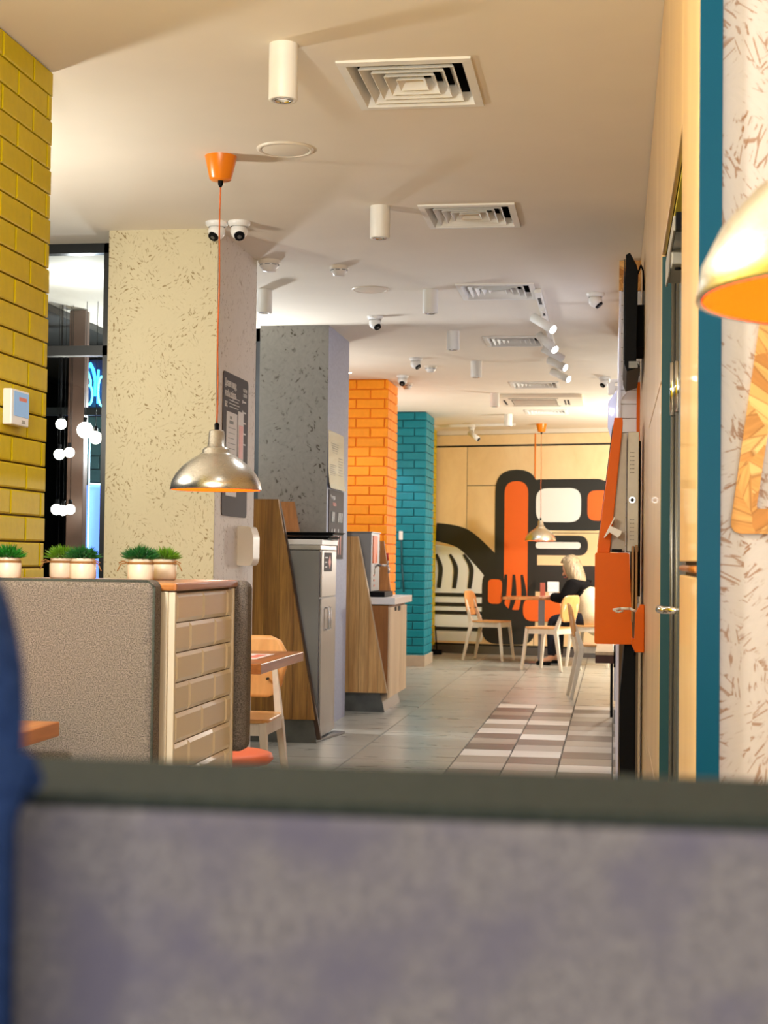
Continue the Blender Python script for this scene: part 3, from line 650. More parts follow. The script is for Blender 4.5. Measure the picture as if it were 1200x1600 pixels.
wpart('lever', MB().path([(.100, 6.60, .945), (.070, 6.59, .957), (.030, 6.58, .958), (-.002, 6.57, .952)], .0055, 10).path([(-.002, 6.57, .952), (.020, 6.57, .942), (.04, 6.58, .948)], .004), M['whiteplastic'], el)
wpart('nozzle', MB().tube((.090, 6.6, .79), (.090, 6.6, .76), .006), M['black'], el)

# ------------------------------------------------------------------ ceiling fittings
def diffuser(x0, x1, y0, y1, label):
    cx, cy = (x0+x1)/2, (y0+y1)/2; t = thing('air_vent', (cx, cy, CZ), label, 'air vent', 'square ceiling air vents')
    sx, sy = (x1-x0)/2, (y1-y0)/2
    def ring(b, a0, z0, a1, z1):
        q = []
        for a, z in ((a0, z0), (a1, z1)): q += [(cx-sx*a, cy-sy*a, z), (cx+sx*a, cy-sy*a, z), (cx+sx*a, cy+sy*a, z), (cx-sx*a, cy+sy*a, z)]
        b.add(q, [(i, (i+1) % 4, 4+(i+1) % 4, 4+i) for i in range(4)])
    b = MB(); ring(b, 1.0, CZ, 1.0, CZ-.008); ring(b, 1.0, CZ-.008, .87, CZ-.010); ring(b, .87, CZ-.010, .80, CZ+.03); wpart('frame', b, M['white'], t)
    pb = MB(); ring(pb, .86, CZ+.002, .86, CZ+.12); q = [(cx-sx*.86, cy-sy*.86, CZ+.12), (cx+sx*.86, cy-sy*.86, CZ+.12), (cx+sx*.86, cy+sy*.86, CZ+.12), (cx-sx*.86, cy+sy*.86, CZ+.12)]
    pb.add(q, [(0, 1, 2, 3)]); wpart('plenum', pb, M['dark'], t)
    for k in range(4):
        b = MB(); a = .72-.165*k; ring(b, a, CZ-.008+.001*k, a-.13, CZ+.040); ring(b, a, CZ-.008+.001*k, a-.01, CZ-.009+.001*k); ring(b, a-.01, CZ-.009+.001*k, a-.135, CZ+.036); wpart('louver', b, M['white'], t)
    b = MB(); a = .10; b.add([(cx-sx*a, cy-sy*a, CZ+.034), (cx+sx*a, cy-sy*a, CZ+.034), (cx+sx*a, cy+sy*a, CZ+.034), (cx-sx*a, cy+sy*a, CZ+.034)], [(0, 1, 2, 3)]); wpart('core', b, M['white'], t)
vl = ['largest square air vent, nearest, in front of the round speaker', 'second square air vent, level with the second downlight', 'third square air vent, at the near end of the spotlight track',
      'fourth square air vent, left of the lit spotlights', 'fifth square air vent, just before the ceiling air conditioner', 'smallest square air vent, beyond the ceiling air conditioner']
for v_, l_ in zip(vents, vl): diffuser(*v_, l_)
def downlight(x, y, label, power, lens='lens_dim', L=.145):
    t = thing('surface_downlight', (x, y, CZ), label, 'downlight', 'white cylinder downlights')
    wpart('body', MB().lathe([(.045, CZ), (.045, CZ-L+.003), (.043, CZ-L), (.030, CZ-L), (.027, CZ-L+.012)], (x, y, 0), 32), M['white'], t)
    wpart('lens', MB().lathe([(.001, CZ-L+.010), (.028, CZ-L+.010)], (x, y, 0), 24, flip=True), M[lens], t)
    wpart('lens_ring', MB().lathe([(.030, CZ-L-.001), (.026, CZ-L-.003), (.024, CZ-L+.004)], (x, y, 0), 24), M['chrome'], t)
    if power: link_light('downlight_lamp', 'SPOT', (x, y, CZ-L-.01), power, NEUT, t, .03, 110, (x, y, 0), 1.0)
DLS = [(-1.027, 4.63, 'nearest white cylinder downlight, left of the largest vent', .8, .175), (-1.058, 6.83, 'second white cylinder downlight, right of the orange ceiling rose', 1, .145), (-1.085, 8.99, 'third white cylinder downlight, left of the third vent', 1, .14),
       (-1.12, 10.64, 'fourth white cylinder downlight, above the spotlit ceiling stretch', 1.8, .13), (-1.104, 12.27, 'fifth white cylinder downlight, left of the lit spotlights', .5, .13), (-1.136, 14.64, 'sixth white cylinder downlight, at the corner of the air conditioner', .6, .13),
       (-1.152, 16.77, 'farthest white cylinder downlight, close to the mural', 1.3, .13), (-2.068, 8.9, 'white cylinder downlight between the two strand-board pillars', .04, .14)]
for x, y, l_, k, L in DLS: downlight(x, y, l_, K_SPOT*k, L=L)
for x, y, l_ in [(-1.28, 5.825, 'larger round ceiling speaker behind the nearest downlight'), (-1.437, 8.94, 'smaller round ceiling speaker before the grey pillar')]:
    t = thing('ceiling_speaker', (x, y, CZ), l_, 'speaker', 'round ceiling speakers')
    wpart('rim', MB().lathe([(.112, CZ), (.110, CZ-.006), (.097, CZ-.008), (.094, CZ-.003)], (x, y, 0), 40), M['offwhite'], t)
    wpart('grille', MB().lathe([(.001, CZ-.013), (.06, CZ-.012), (.092, CZ-.005)], (x, y, 0), 40, flip=True), M['offwhite'], t)
def smoke(x, y, label, s=1.0):
    t = thing('smoke_detector', (x, y, CZ), label, 'smoke detector', 'white smoke detectors')
    wpart('base', MB().lathe([(.052*s, CZ), (.052*s, CZ-.012*s), (.047*s, CZ-.018*s)], (x, y, 0), 28), M['offwhite'], t)
    wpart('body', MB().lathe([(.044*s, CZ-.018*s), (.044*s, CZ-.032*s), (.034*s, CZ-.040*s), (.030*s, CZ-.052*s), (.001, CZ-.054*s)], (x, y, 0), 28), M['whiteplastic'], t)
    b = MB()
    for i in range(8):
        a = 2*pi*i/8; b.bar((x+.0445*s*cos(a-.25), y+.0445*s*sin(a-.25), CZ-.024*s), (x+.0445*s*cos(a+.25), y+.0445*s*sin(a+.25), CZ-.024*s), .003, .004, side=(0, 0, 1))
    wpart('slots', b, M['dark'], t)
smoke(-1.841, 8.02, 'smoke detector at the back corner of the cream pillar', 1.15); smoke(-1.496, 8.22, 'smoke detector before the smaller round speaker'); smoke(-1.507, 12.55, 'smoke detector beyond the camera over the grey pillar end')
smoke(-1.87, 13.8, 'smoke detector at the top corner of the orange pillar'); smoke(-1.685, 18.2, 'smoke detector farthest away, close to the mural wall')
def turret(x, y, label, rz=0.0, s=1.0, tilt=50):
    t = thing('dome_camera', (x, y, CZ), label, 'security camera', 'white dome cameras')
    wpart('base', MB().lathe([(.054*s, CZ), (.054*s, CZ-.010*s), (.046*s, CZ-.022*s), (.040*s, CZ-.024*s)], (x, y, 0), 28), M['whiteplastic'], t)
    bz = CZ-.045*s; wpart('ball', MB().ball((x, y, bz), .041*s, 20), M['whiteplastic'], t)
    d = Vector((sin(rz)*cos(radians(tilt)), -cos(rz)*cos(radians(tilt)), -sin(radians(tilt)))); c = Vector((x, y, bz))
    e = wpart('lens_hood', MB().tube(c+d*.030*s, c+d*.042*s, .026*s, .024*s, 20), M['black'], t)
    wpart('lens', MB().tube(c+d*.042*s, c+d*.044*s, .010*s, n=12), M['doorgrey'], e)
for x, y, l_, rz in [(-1.884, 7.08, 'dome camera left of the orange cord, on the cream pillar edge', -.5), (-1.775, 7.08, 'dome camera right of the orange cord by the cream pillar', .35), (-1.565, 9.95, 'dome camera over the right edge of the grey pillar', .9),
                     (-1.567, 12.05, 'dome camera left of the fourth downlight, looking right', 1.2), (-.12, 9.18, 'dome camera alone by the plywood wall, before the television', 1.4), (-1.83, 13.2, 'dome camera above the orange pillar top', 0), (-.09, 13.4, 'dome camera farthest right, beside the grey conduit box', -.9)]:
    turret(x, y, l_, rz)
solo('conduit_box', MB().box(-.045, .0, 10.0, 10.06, 2.235, 2.31).box(-.005, .02, 10.01, 10.05, 2.26, 2.29).box(-.035, .018, 10.01, 10.05, 2.31, 2.335), M['offwhite'], (-.04, 10.0, 2.3), 'pale cable conduit box under the ceiling beside the white sign', 'conduit', bevel=.004)
# spotlight track
trk = thing('spotlight_track', (-.45, 9.0, CZ), 'white ceiling track carrying the row of angled spotlights', 'track')
wpart('rail', MB().box(-.473, -.433, 9.0, 12.9, CZ-.025, CZ), M['white'], trk, bevel=.002)
for yy in (9.18, 9.62): wpart('slot', MB().box(-.462, -.444, yy, yy+.22, CZ-.027, CZ-.024), M['dark'], trk)
SPL = [((-.510, 9.62, 2.680), (-.382, 9.52, 2.586), 1, 'nearest lit white spotlight on the long track'), ((-.513, 10.42, 2.684), (-.400, 10.32, 2.570), 1, 'second lit white spotlight on the long track'), ((-.508, 10.94, 2.667), (-.371, 11.00, 2.597), 0, 'unlit white spotlight on the long track, facing away'),
       ((-.496, 11.57, 2.664), (-.367, 11.50, 2.596), 1, 'third lit white spotlight, after the unlit one'), ((-.502, 12.32, 2.670), (-.364, 12.24, 2.597), 1, 'farthest lit white spotlight on the long track')]
def spot(a, b_, on, l_, rx=-.453):
    a = Vector(a); b_ = Vector(b_); d = (b_-a).normalized(); t = thing('track_spotlight', a.lerp(b_, .5), l_, 'spotlight', 'white track spotlights')
    wpart('body', MB().tube(a, b_, .029, n=24), M['white'], t); wpart('lens', MB().tube(b_, b_+d*.0012, .025, n=24), M['lens_on' if on else 'dark'], t)
    m_ = a.lerp(b_, .45); wpart('stem', MB().tube((rx, m_.y, CZ-.02), (rx, m_.y, m_.z), .007), M['white'], t); wpart('adapter', MB().box(rx-.014, rx+.014, m_.y-.05, m_.y+.05, CZ-.045, CZ-.025), M['white'], t)
    if on: link_light('spot_lamp', 'SPOT', b_+d*.01, K_TRACK, COOL, t, .02, 60, b_+d, .5)
for s_ in SPL: spot(*s_)
t2 = solo('short_spotlight_track', MB().bar((-2.15, 18.15, CZ-.012), (-1.15, 17.9, CZ-.012), .03, .024, side=(0, 0, 1)), M['white'], (-1.6, 18, CZ), 'short white ceiling track before the mural', 'track')
spot((-1.68, 17.86, 2.645), (-1.565, 17.80, 2.555), 0, 'white spotlight on the short track before the mural', -1.63)
for x, y, l_, k in [(-2.27, 12.95, 'small bright recessed downlight at the left of the orange pillar top', 14), (-2.42, 15.95, 'small recessed downlight before the teal pillar', 22)]:
    t = thing('recessed_downlight', (x, y, CZ), l_, 'downlight')
    wpart('trim_ring', MB().lathe([(.032, CZ-.001), (.042, CZ-.006), (.046, CZ)], (x, y, 0), 24), M['white'], t); wpart('lens', MB().lathe([(.001, CZ-.003), (.034, CZ-.003)], (x, y, 0), 24, flip=True), M['lens_on'], t)
    link_light('recessed_lamp', 'SPOT', (x, y, CZ-.02), k, COOL if y > 15 else NEUT, t, .02, 80, (x, y+.1, 0), .4)
# ceiling air conditioner
ac = thing('ceiling_air_conditioner', (-.72, 15.2, CZ), 'white square ceiling cassette air conditioner with mesh grille', 'air conditioner')
wpart('fascia', MB().prism(rr([(-1.14, 14.72), (-.31, 14.72), (-.31, 15.6), (-1.14, 15.6)], .06), 'z', CZ-.035, CZ), M['offwhite'], ac, bevel=.004)
wpart('intake_grille', MB().box(-1.00, -.56, 14.92, 15.42, CZ-.038, CZ-.034), plain('grey_mesh', srgb(120, 112, 98), .7, nz=.3, scale=160), ac)
b = MB()
for i in range(12): b.box(-.99, -.57, 14.94+.04*i, 14.95+.04*i, CZ-.042, CZ-.037)
wpart('grille_slats', b, M['offwhite'], ac)
for a in [(-1.02, -.54, 14.80, 14.83), (-1.02, -.54, 15.50, 15.53), (-.46, -.44, 14.95, 15.4), (-.49, -.475, 14.95, 15.4), (-1.08, -1.06, 14.95, 15.4)]: wpart('air_slot', MB().box(*a, CZ-.037, CZ-.034), M['dark'], ac)

# ------------------------------------------------------------------ pendant lamps
def pendant(x, y, zr, label, power, bulb=True):
    t = thing('pendant_lamp', (x, y, CZ), label, 'pendant lamp')
    prof = [(.178, zr), (.180, zr+.004), (.176, zr+.03), (.160, zr+.062), (.132, zr+.095), (.100, zr+.120), (.072, zr+.138), (.058, zr+.146), (.056, zr+.158), (.045, zr+.170), (.036, zr+.172), (.030, zr+.232), (.026, zr+.237), (.002, zr+.238)]
    sh = wpart('shade', MB().lathe(prof, (x, y, 0), 64), M['alu'], t)
    wpart('lining', MB().lathe([(max(r-.003, .002), z-(0 if i else -.0005)) for i, (r, z) in enumerate(prof[:11])]+[(.002, zr+.168)], (x, y, 0), 64, flip=True), M['shadein'], sh)
    wpart('rim', MB().lathe([(.1765, zr+.001), (.178, zr-.001), (.181, zr), (.181, zr+.004)], (x, y, 0), 64), M['alu'], sh)
    wpart('cord_grip', MB().lathe([(.009, zr+.236), (.010, zr+.262), (.004, zr+.268)], (x, y, 0), 16), M['black'], t)
    n = 10; wpart('cord', MB().path([(x+.002*sin(i*1.3), y, zr+.262+(CZ-.115-zr-.262)*i/n) for i in range(n+1)], .0032, 8), M['orangecord'], t)
    wpart('ceiling_rose', MB().lathe([(.064, CZ), (.063, CZ-.004), (.044, CZ-.090), (.038, CZ-.096), (.010, CZ-.097)], (x, y, 0), 36), M['orange'], t)
    wpart('rose_grip', MB().lathe([(.011, CZ-.096), (.010, CZ-.112), (.004, CZ-.124)], (x, y, 0), 14), M['black'], t)
    wpart('bulb', MB().ball((x, y, zr+.075), .030), M['bulb'], t)
    link_light('pendant_light', 'POINT', (x, y, zr+.035), power, WARM, t, .03)
    return t
pendant(-1.560, 5.91, 1.420, 'spun aluminium pendant lamp with orange lining before the cream pillar', K_PEND)
pendant(-.845, 17.95, 1.385, 'small aluminium pendant lamp over the far table', K_PEND*1.6)
pendant(.252, 1.40, 1.392, 'large close aluminium pendant lamp before the white strand-board wall', K_PEND)
# globe lamps out of view, mostly added as fill for the ceiling and walls
for x, y, l_, k, c_ in [(-1.1, -1.2, 'round glass lamp behind the viewpoint, by the yellow wall', .6, WARM), (-1.2, 2.0, 'added round fill lamp over the booth before the viewpoint, above the picture', 1.75, WARM), (1.4, -1.0, 'round glass lamp behind the viewpoint, over the far booth', .6, WARM), (1.6, 1.3, 'round glass lamp over the booth right of the pendant', .4, WARM),
                     (-2.9, 5.5, 'added round fill lamp in the bay left of the yellow wall end', 1.1, WARM), (-3.0, 10.31, 'added round fill lamp in the bay between the strand-board pillars', 1.6, NEUT), (-2.6, 12.0, 'added round fill lamp in the bay behind the drinks counter', .35, NEUT),
                     (-2.45, 14.9, 'added round fill lamp in the bay between the orange and teal pillars', .22, NEUT), (.9, 12.6, 'added round fill lamp in the side room beyond the tiled pier', .4, NEUT), (.8, 16.2, 'added round fill lamp in the side room beside the mural', 3.2, WARM)]:
    t = thing('unseen_globe_lamp', (x, y, CZ), l_, 'lamp')
    wpart('globe', MB().ball((x, y, 2.15), .06, 20), M['lens_dim'], t); wpart('rod', MB().tube((x, y, 2.20), (x, y, CZ), .006), M['black'], t)
    link_light('globe_light', 'POINT', (x, y, 2.0 if x != .8 else 1.6), K_GLOBE*k, c_, t, .09)

# ------------------------------------------------------------------ tiled partition, booths and plants
pa = thing('booth_divider', (-1.45, 4.0, 0), 'cream tiled booth divider with wooden top and cream metal corner trims', 'partition')
wpart('core', MB().box(-1.83, -1.092, 3.712, 4.30, 0, 1.068), M['subgrout'], pa)
wpart('wooden_top', MB().box(-1.83, -1.070, 3.69, 4.322, 1.070, 1.090), M['butcher'], pa, bevel=.005)
for yy in (3.70, 4.295): wpart('corner_trim', MB().box(-1.094, -1.076, yy, yy+.016, 0, 1.068), M['trim'], pa, bevel=.003)
wpart('front_trim', MB().box(-1.118, -1.094, 3.696, 3.712, 0, 1.068), M['trim'], pa, bevel=.002)
n0 = set(C.objects); face_of(pa, 'tile', M['subway'], (-1.092, 3.718), pi/2, .578, 0, 1.066, .252, .0755, .012, .003, .010, off0=.235, topdown=True)
face_of(pa, 'tile', M['subway'], (-1.83, 3.712), 0, .71, 0, 1.066, .252, .0755, .010, .003, .008, off0=.0, topdown=True)
for o in set(C.objects)-n0: o.location -= pa.location
def cushion_block(name, x0, x1, y0, y1, z0, z1, mat, parent, r=.03, seg=5):
    return wpart(name, MB().box(x0, x1, y0, y1, z0, z1), mat, parent, bevel=r, seg=seg)
s1 = thing('booth_sofa', (-1.48, 3.4, 0), 'grey melange booth sofa in front of the tiled divider', 'sofa', 'grey upholstered booth sofas')
cushion_block('backrest', -1.835, -1.102, 3.60, 3.685, .42, 1.098, M['fabric'], s1, .022)
wpart('piping', MB().path([(-1.104, 3.612, .45), (-1.104, 3.612, 1.08), (-1.12, 3.61, 1.094), (-1.82, 3.61, 1.094)], .004, 6), M['fabricdark'], s1)
cushion_block('seat', -1.835, -1.102, 3.12, 3.60, .30, .46, M['fabric'], s1, .03); wpart('plinth', MB().box(-1.82, -1.13, 3.16, 3.66, 0, .30), M['darkside'], s1)
s2 = thing('booth_sofa', (-1.48, 4.6, 0), 'grey booth sofa on the far side of the tiled divider', 'sofa', 'grey upholstered booth sofas')
cushion_block('backrest', -1.83, -1.046, 4.325, 4.415, .595, 1.088, M['fabric'], s2, .025)
cushion_block('seat', -1.83, -1.10, 4.42, 4.86, .30, .44, M['fabric'], s2, .03); wpart('plinth', MB().box(-1.82, -1.13, 4.36, 4.80, 0, .30), M['darkside'], s2)
wpart('back_panel', MB().box(-1.82, -1.12, 4.325, 4.36, 0, .595), M['darkside'], s2)

def plant(x, y, leaf, label, seed, s=1.0, bow=0.0):
    rnd = random.Random(seed); z = 1.0905; t = thing('potted_plant', (x, y, z), label, 'potted plant', 'small artificial plants on the divider')
    p = wpart('pot', MB().lathe([(.001, z), (.031, z), (.035, z+.006), (.0355, z+.040), (.031, z+.048), (.0325, z+.052), (.0335, z+.056), (.031, z+.058), (.028, z+.050)], (x, y, 0), 32), M['pot'], t)
    wpart('soil', MB().lathe([(.001, z+.052), (.029, z+.052)], (x, y, 0), 20, flip=True), M['soil'], p)
    tw = MB().lathe([(.0335, z+.043), (.0355, z+.045), (.0355, z+.048), (.0325, z+.050)], (x, y, 0), 24)
    sx = 1 if bow > 0 else -1
    for k in (0, 1): tw.path([(x+sx*.030, y-.016, z+.047), (x+sx*(.042+.006*k), y-.020, z+.052-.008*k), (x+sx*(.054+.004*k), y-.020, z+.046-.022*k)], .0018, 6)
    wpart('twine', tw, M['twine'], t)
    b = MB()
    for i in range(420):
        th = rnd.uniform(0, 2*pi); ph = math.acos(rnd.uniform(.02, 1)); d = Vector((sin(ph)*cos(th), sin(ph)*sin(th), cos(ph)*.9))
        base = Vector((x, y, z+.055))+Vector((d.x*.018, d.y*.018, d.z*.006)); L = rnd.uniform(.028, .040)*s; tip = base+d*L+Vector((0, 0, .004))
        sd = d.cross(Vector((rnd.uniform(-1, 1), rnd.uniform(-1, 1), rnd.uniform(-1, 1)))).normalized()*.0017
        mid = base.lerp(tip, .55)
        b.add([base-sd*.5, base+sd*.5, mid+sd, tip, mid-sd], [(0, 1, 2, 3, 4)])
        for q in range(2):
            sub = mid+Vector((rnd.uniform(-1, 1), rnd.uniform(-1, 1), rnd.uniform(-.2, 1))).normalized()*.010
            b.add([mid-sd*.6, mid+sd*.6, sub], [(0, 1, 2)])
    tag(wpart('foliage', b, leaf, t), kind='stuff')
plant(-1.616, 3.95, M['leaf3'], 'bright green potted plant at the left frame edge on the divider', 1, 1, -1)
plant(-1.537, 4.15, M['leaf2'], 'yellow-green potted plant, left one of the middle pair', 2, 1.02, -1)
plant(-1.405, 3.95, M['leaf'], 'dark green potted plant, right one of the middle pair', 3, 1, 1)
plant(-1.245, 3.95, M['leaf'], 'dark green potted plant before the cream pillar, larger of its pair', 4, 1.08, -1)
plant(-1.238, 4.14, M['leaf2'], 'light green potted plant nearest the tiled end of the divider', 5, .95, 1)

def slab_table(x0, x1, y0, y1, z, th, label, post=None, strips=True):
    t = thing('dining_table', ((x0+x1)/2, (y0+y1)/2, 0), label, 'table')
    n = max(3, int((y1-y0)/.09))
    wpart('tabletop', MB().box(x0, x1, y0, y1, z-th, z), M['butcher'], t, bevel=.003)
    cx, cy = ((x0+x1)/2, (y0+y1)/2) if not post else post
    wpart('post', MB().box(cx-.03, cx+.03, cy-.03, cy+.03, .012, z-th), M['steel'], t, bevel=.003); wpart('base_plate', MB().box(cx-.2, cx+.2, cy-.2, cy+.2, 0, .012), M['steel'], t, bevel=.003)
    return t
slab_table(-1.832, -1.295, 2.60, 3.50, .762, .035, 'butcher-block table before the near grey sofa', (-1.58, 2.88))
slab_table(-1.89, -1.325, 5.73, 6.54, .75, .040, 'butcher-block table under the orange lined pendant')
pn = thing('paper_menu', (-1.45, 6.1, .75), 'printed paper menu lying on the table under the pendant', 'menu')
wpart('sheet', MB().box(-1.56, -1.40, 5.98, 6.30, .7505, .752), M['paper'], pn); wpart('print', MB().box(-1.545, -1.47, 6.02, 6.20, .752, .7525).box(-1.46, -1.42, 6.05, 6.25, .752, .7525), M['pink'], pn)

# chairs: forward = +y
def chair(name, loc, rz, label, group=None):
    t = thing(name, loc, label, 'chair', group, rz)
    seatp = rr([(-.20, .20), (.20, .20), (.185, -.19), (-.185, -.19)], .07)[::-1]
    MB().prism(seatp, 'z', .440, .456).build('seat', M['seatply'], t, bevel=.004)
    n = 12; vs = []; fs = []
    for k, (zz, hw) in enumerate([(.515, .10), (.53, .135), (.57, .165), (.65, .185), (.73, .178), (.775, .15), (.795, .10)]):
        for i in range(n+1):
            x = hw*(2*i/n-1); y0 = -.235-(zz-.515)*.16+.35*x*x*1.6
            vs += [(x, y0, zz), (x, y0-.011, zz)]
    w_ = 2*(n+1)
    for k in range(6):
        for i in range(n):
            a = k*w_+2*i; fs += [(a, a+2, a+2+w_, a+w_), (a+1, a+1+w_, a+3+w_, a+3)]
        fs += [(k*w_, k*w_+w_, k*w_+w_+1, k*w_+1), (k*w_+2*n, k*w_+2*n+1, k*w_+w_+2*n+1, k*w_+w_+2*n)]
    for i in range(n): a = 2*i; fs += [(a, a+1, a+3, a+2)]; a += 6*w_; fs += [(a, a+2, a+3, a+1)]
    bk_ = MB().add(vs, fs, True).build('backrest', M['seatply'], t)
    MB().tube((.10, -.236, .60), (.10, -.214, .60), .006, n=8).tube((-.10, -.236, .60), (-.10, -.214, .60), .006, n=8).build('screw', M['dark'], bk_)
    for s in (-1, 1):
        MB().bar((s*.20, .215, 0), (s*.172, .165, .44), .024, .026, .034, .036).build('leg', M['legwhite'], t, bevel=.003)
        MB().bar((s*.20, -.265, 0), (s*.168, -.175, .43), .024, .028, .034, .044).bar((s*.168, -.178, .42), (s*.12, -.262, .70), .034, .044, .024, .018).build('leg', M['legwhite'], t, bevel=.003)
        MB().box(s*.172-.011, s*.172+.011, -.17, .165, .385, .440).build('side_rail', M['legwhite'], t)
    MB().box(-.17, .17, .155, .177, .385, .440).build('front_rail', M['legwhite'], t); MB().box(-.165, .165, -.19, -.168, .385, .440).build('back_rail', M['legwhite'], t)
    return t
chair('dining_chair', (-1.665, 6.68, 0), pi, 'plywood and white wood chair behind the table under the pendant')
chair('dining_chair', (-1.40, 17.75, 0), radians(-105), 'plywood and white wood chair left of the far table')
chair('dining_chair', (-.67, 16.35, 0), radians(62), 'empty plywood and white wood chair before the far table, beside the woman')
chair('dining_chair', (-.10, 13.2, 0), radians(-84), 'plywood and white wood chair nearest, before the wooden bench')
chair('dining_chair', (-.235, 17.03, 0), radians(70), 'plywood and white wood chair that the woman sits on')
st = thing('round_stool', (-1.385, 5.42, 0), 'orange topped round stool beyond the tiled divider', 'stool')
wpart('seat', MB().lathe([(.001, .415), (.165, .415), (.178, .43), (.172, .448), (.15, .455), (.001, .456)], (-1.385, 5.42, 0), 40), plain('orange_seat_pad', srgb(222, 110, 70), .5), st)
for a in range(4):
    ca, sa = cos(a*pi/2+.7), sin(a*pi/2+.7); wpart('leg', MB().tube((-1.385+.16*ca, 5.42+.16*sa, 0), (-1.385+.11*ca, 5.42+.11*sa, .415), .011, .016), M['legwhite'], st)
tb = thing('dining_table', (-.87, 17.45, 0), 'square topped far table with a single steel post below the mural', 'table')
wpart('tabletop', MB().box(-1.235, -.53, 17.30, 17.95, .712, .742), M['butcher'], tb, bevel=.003); wpart('post', MB().box(-.835, -.765, 17.36, 17.43, .01, .712), M['steel'], tb); wpart('base_plate', MB().box(-1.0, -.60, 17.25, 17.6, 0, .01), M['steel'], tb)
mc = thing('table_card', (-.79, 17.5, .742), 'upright salmon table card on the far table', 'menu card')
wpart('card', MB().prism([(-.825, .742), (-.765, .742), (-.768, .905), (-.822, .905)], 'y', 17.5, 17.51), M['pink'], mc); wpart('foot', MB().box(-.83, -.76, 17.47, 17.54, .742, .750), M['whiteplastic'], mc)
nb = thing('napkin_box', (-.66, 17.6, .742), 'small white napkin box with round holes on the far table', 'napkin box')
wpart('box', MB().box(-.745, -.615, 17.56, 17.66, .800, .915).box(-.73, -.63, 17.57, 17.65, .742, .800), M['whiteplastic'], nb, bevel=.003)
for xx in (-.712, -.652): wpart('ring', MB().lathe([(.014, -.002), (.020, -.004), (.024, 0)], (xx, 17.559, .862), 20, M_=Matrix.Rotation(pi/2, 3, 'X')), M['dark'], nb)
solo('paper_placemat', MB().box(-.72, -.55, 17.34, 17.56, .7425, .744), M['paper'], (-.63, 17.4, .743), 'white paper sheet on the far table before the woman', 'placemat')

# wooden bench and rack by the right wall
bn = thing('wooden_bench', (-.06, 11.6, 0), 'dark brown wooden bench end beyond the kiosk', 'bench')
wpart('seat', MB().box(-.130, .004, 11.45, 12.9, .465, .49), M['palewood'], bn, bevel=.003); wpart('apron', MB().box(-.130, .004, 11.46, 12.88, .405, .465), plain('oxblood_wood', srgb(72, 30, 18), .5, nz=.1), bn)
for yy in (11.55, 12.8): wpart('leg', MB().box(-.02, 0, yy, yy+.03, 0, .405), M['black'], bn)
rk = thing('metal_rack', (.03, 11.2, 0), 'black metal rack with white panels between bench and kiosk', 'rack')
wpart('frame', MB().box(.030, .048, 11.1, 11.14, 0, .56).box(.004, .018, 11.1, 11.12, .40, .56).box(.004, .048, 11.1, 11.12, .545, .56).box(.004, .048, 11.1, 11.12, .47, .485), M['black'], rk)
wpart('panel', MB().box(.006, .030, 11.13, 11.135, .16, .40), M['whitetile'], rk); wpart('plinth', MB().box(.006, .048, 11.1, 11.2, 0, .1), M['steel'], rk)

# ------------------------------------------------------------------ waste station
def veneer(parent, poly, y0, y1, sw=.095, mat='zebra', name='plank'):
    xs0 = min(p[0] for p in poly); xs1 = max(p[0] for p in poly); x = xs0
    while x < xs1-1e-4:
        a, b_ = x, min(x+sw, xs1); P = poly
        for s, lim in ((1, a), (-1, b_)):
            out = []
            for i, p in enumerate(P):
                q = P[(i+1) % len(P)]; ip = s*(p[0]-lim) >= -1e-7; iq = s*(q[0]-lim) >= -1e-7
                if ip: out.append(p)
                if ip != iq: t = (lim-p[0])/(q[0]-p[0]); out.append((lim, p[1]+t*(q[1]-p[1])))
            P = out
        if len(P) > 2: wpart(name, MB().prism([(p[0]+(.0008 if abs(p[0]-a) < 1e-6 else -.0008 if abs(p[0]-b_) < 1e-6 else 0), p[1]) for p in P][::-1], 'y', y0, y1), M[mat], parent)
        x += sw
ws = thing('waste_station', (-2.1, 9.8, 0), 'waste station with slanted striped wood side and stainless steel bin', 'waste station')
sidep = [(-2.55, .145), (-1.837, .145), (-2.089, 1.522), (-2.55, 1.522)]
veneer(ws, sidep, 9.44, 9.468)
wpart('shaded_edge', MB().prism([(-2.5, .0), (-1.800, .02), (-2.060, 1.40), (-2.088, 1.515), (-2.5, 1.515)][::-1], 'y', 9.469, 9.50), M['darkside'], ws)  # dark brown wedge added to imitate the shaded edge of the side panel
veneer(ws, [(-2.55, .145), (-1.85, .145), (-2.118, 1.53), (-2.55, 1.53)], 10.06, 10.09, .2, 'brownwood', 'far_side')
wpart('toe_kick', MB().prism([(-2.5, 0), (-1.825, 0), (-1.850, .143), (-2.5, .143)][::-1], 'y', 9.45, 9.468), M['stone'], ws)
wpart('cabinet', MB().box(-2.45, -1.832, 9.505, 10.05, .02, 1.205), M['steel'], ws, bevel=.003)
wpart('top_rail', MB().box(-2.45, -1.824, 9.50, 10.055, 1.207, 1.236), M['steelx'], ws, bevel=.002); wpart('worktop', MB().box(-2.45, -1.815, 9.50, 10.06, 1.238, 1.272), M['counter'], ws, bevel=.003)
d1 = wpart('door', MB().box(-1.832, -1.820, 9.53, 10.03, .03, .90), M['steelx'], ws, bevel=.002); wpart('handle', MB().path([(-1.82, 9.68, .70), (-1.800, 9.68, .70), (-1.800, 9.68, .84), (-1.82, 9.68, .84)], .006).path([(-1.82, 9.78, .70), (-1.804, 9.78, .70), (-1.804, 9.78, .84), (-1.82, 9.78, .84)], .004), M['chrome'], d1)
wpart('flap', MB().box(-1.832, -1.820, 9.53, 10.03, .91, 1.20), M['steelx'], ws, bevel=.002)
lbx = wpart('sorting_label', MB().box(-1.820, -1.818, 9.60, 9.87, 1.07, 1.19), M['board'], ws)
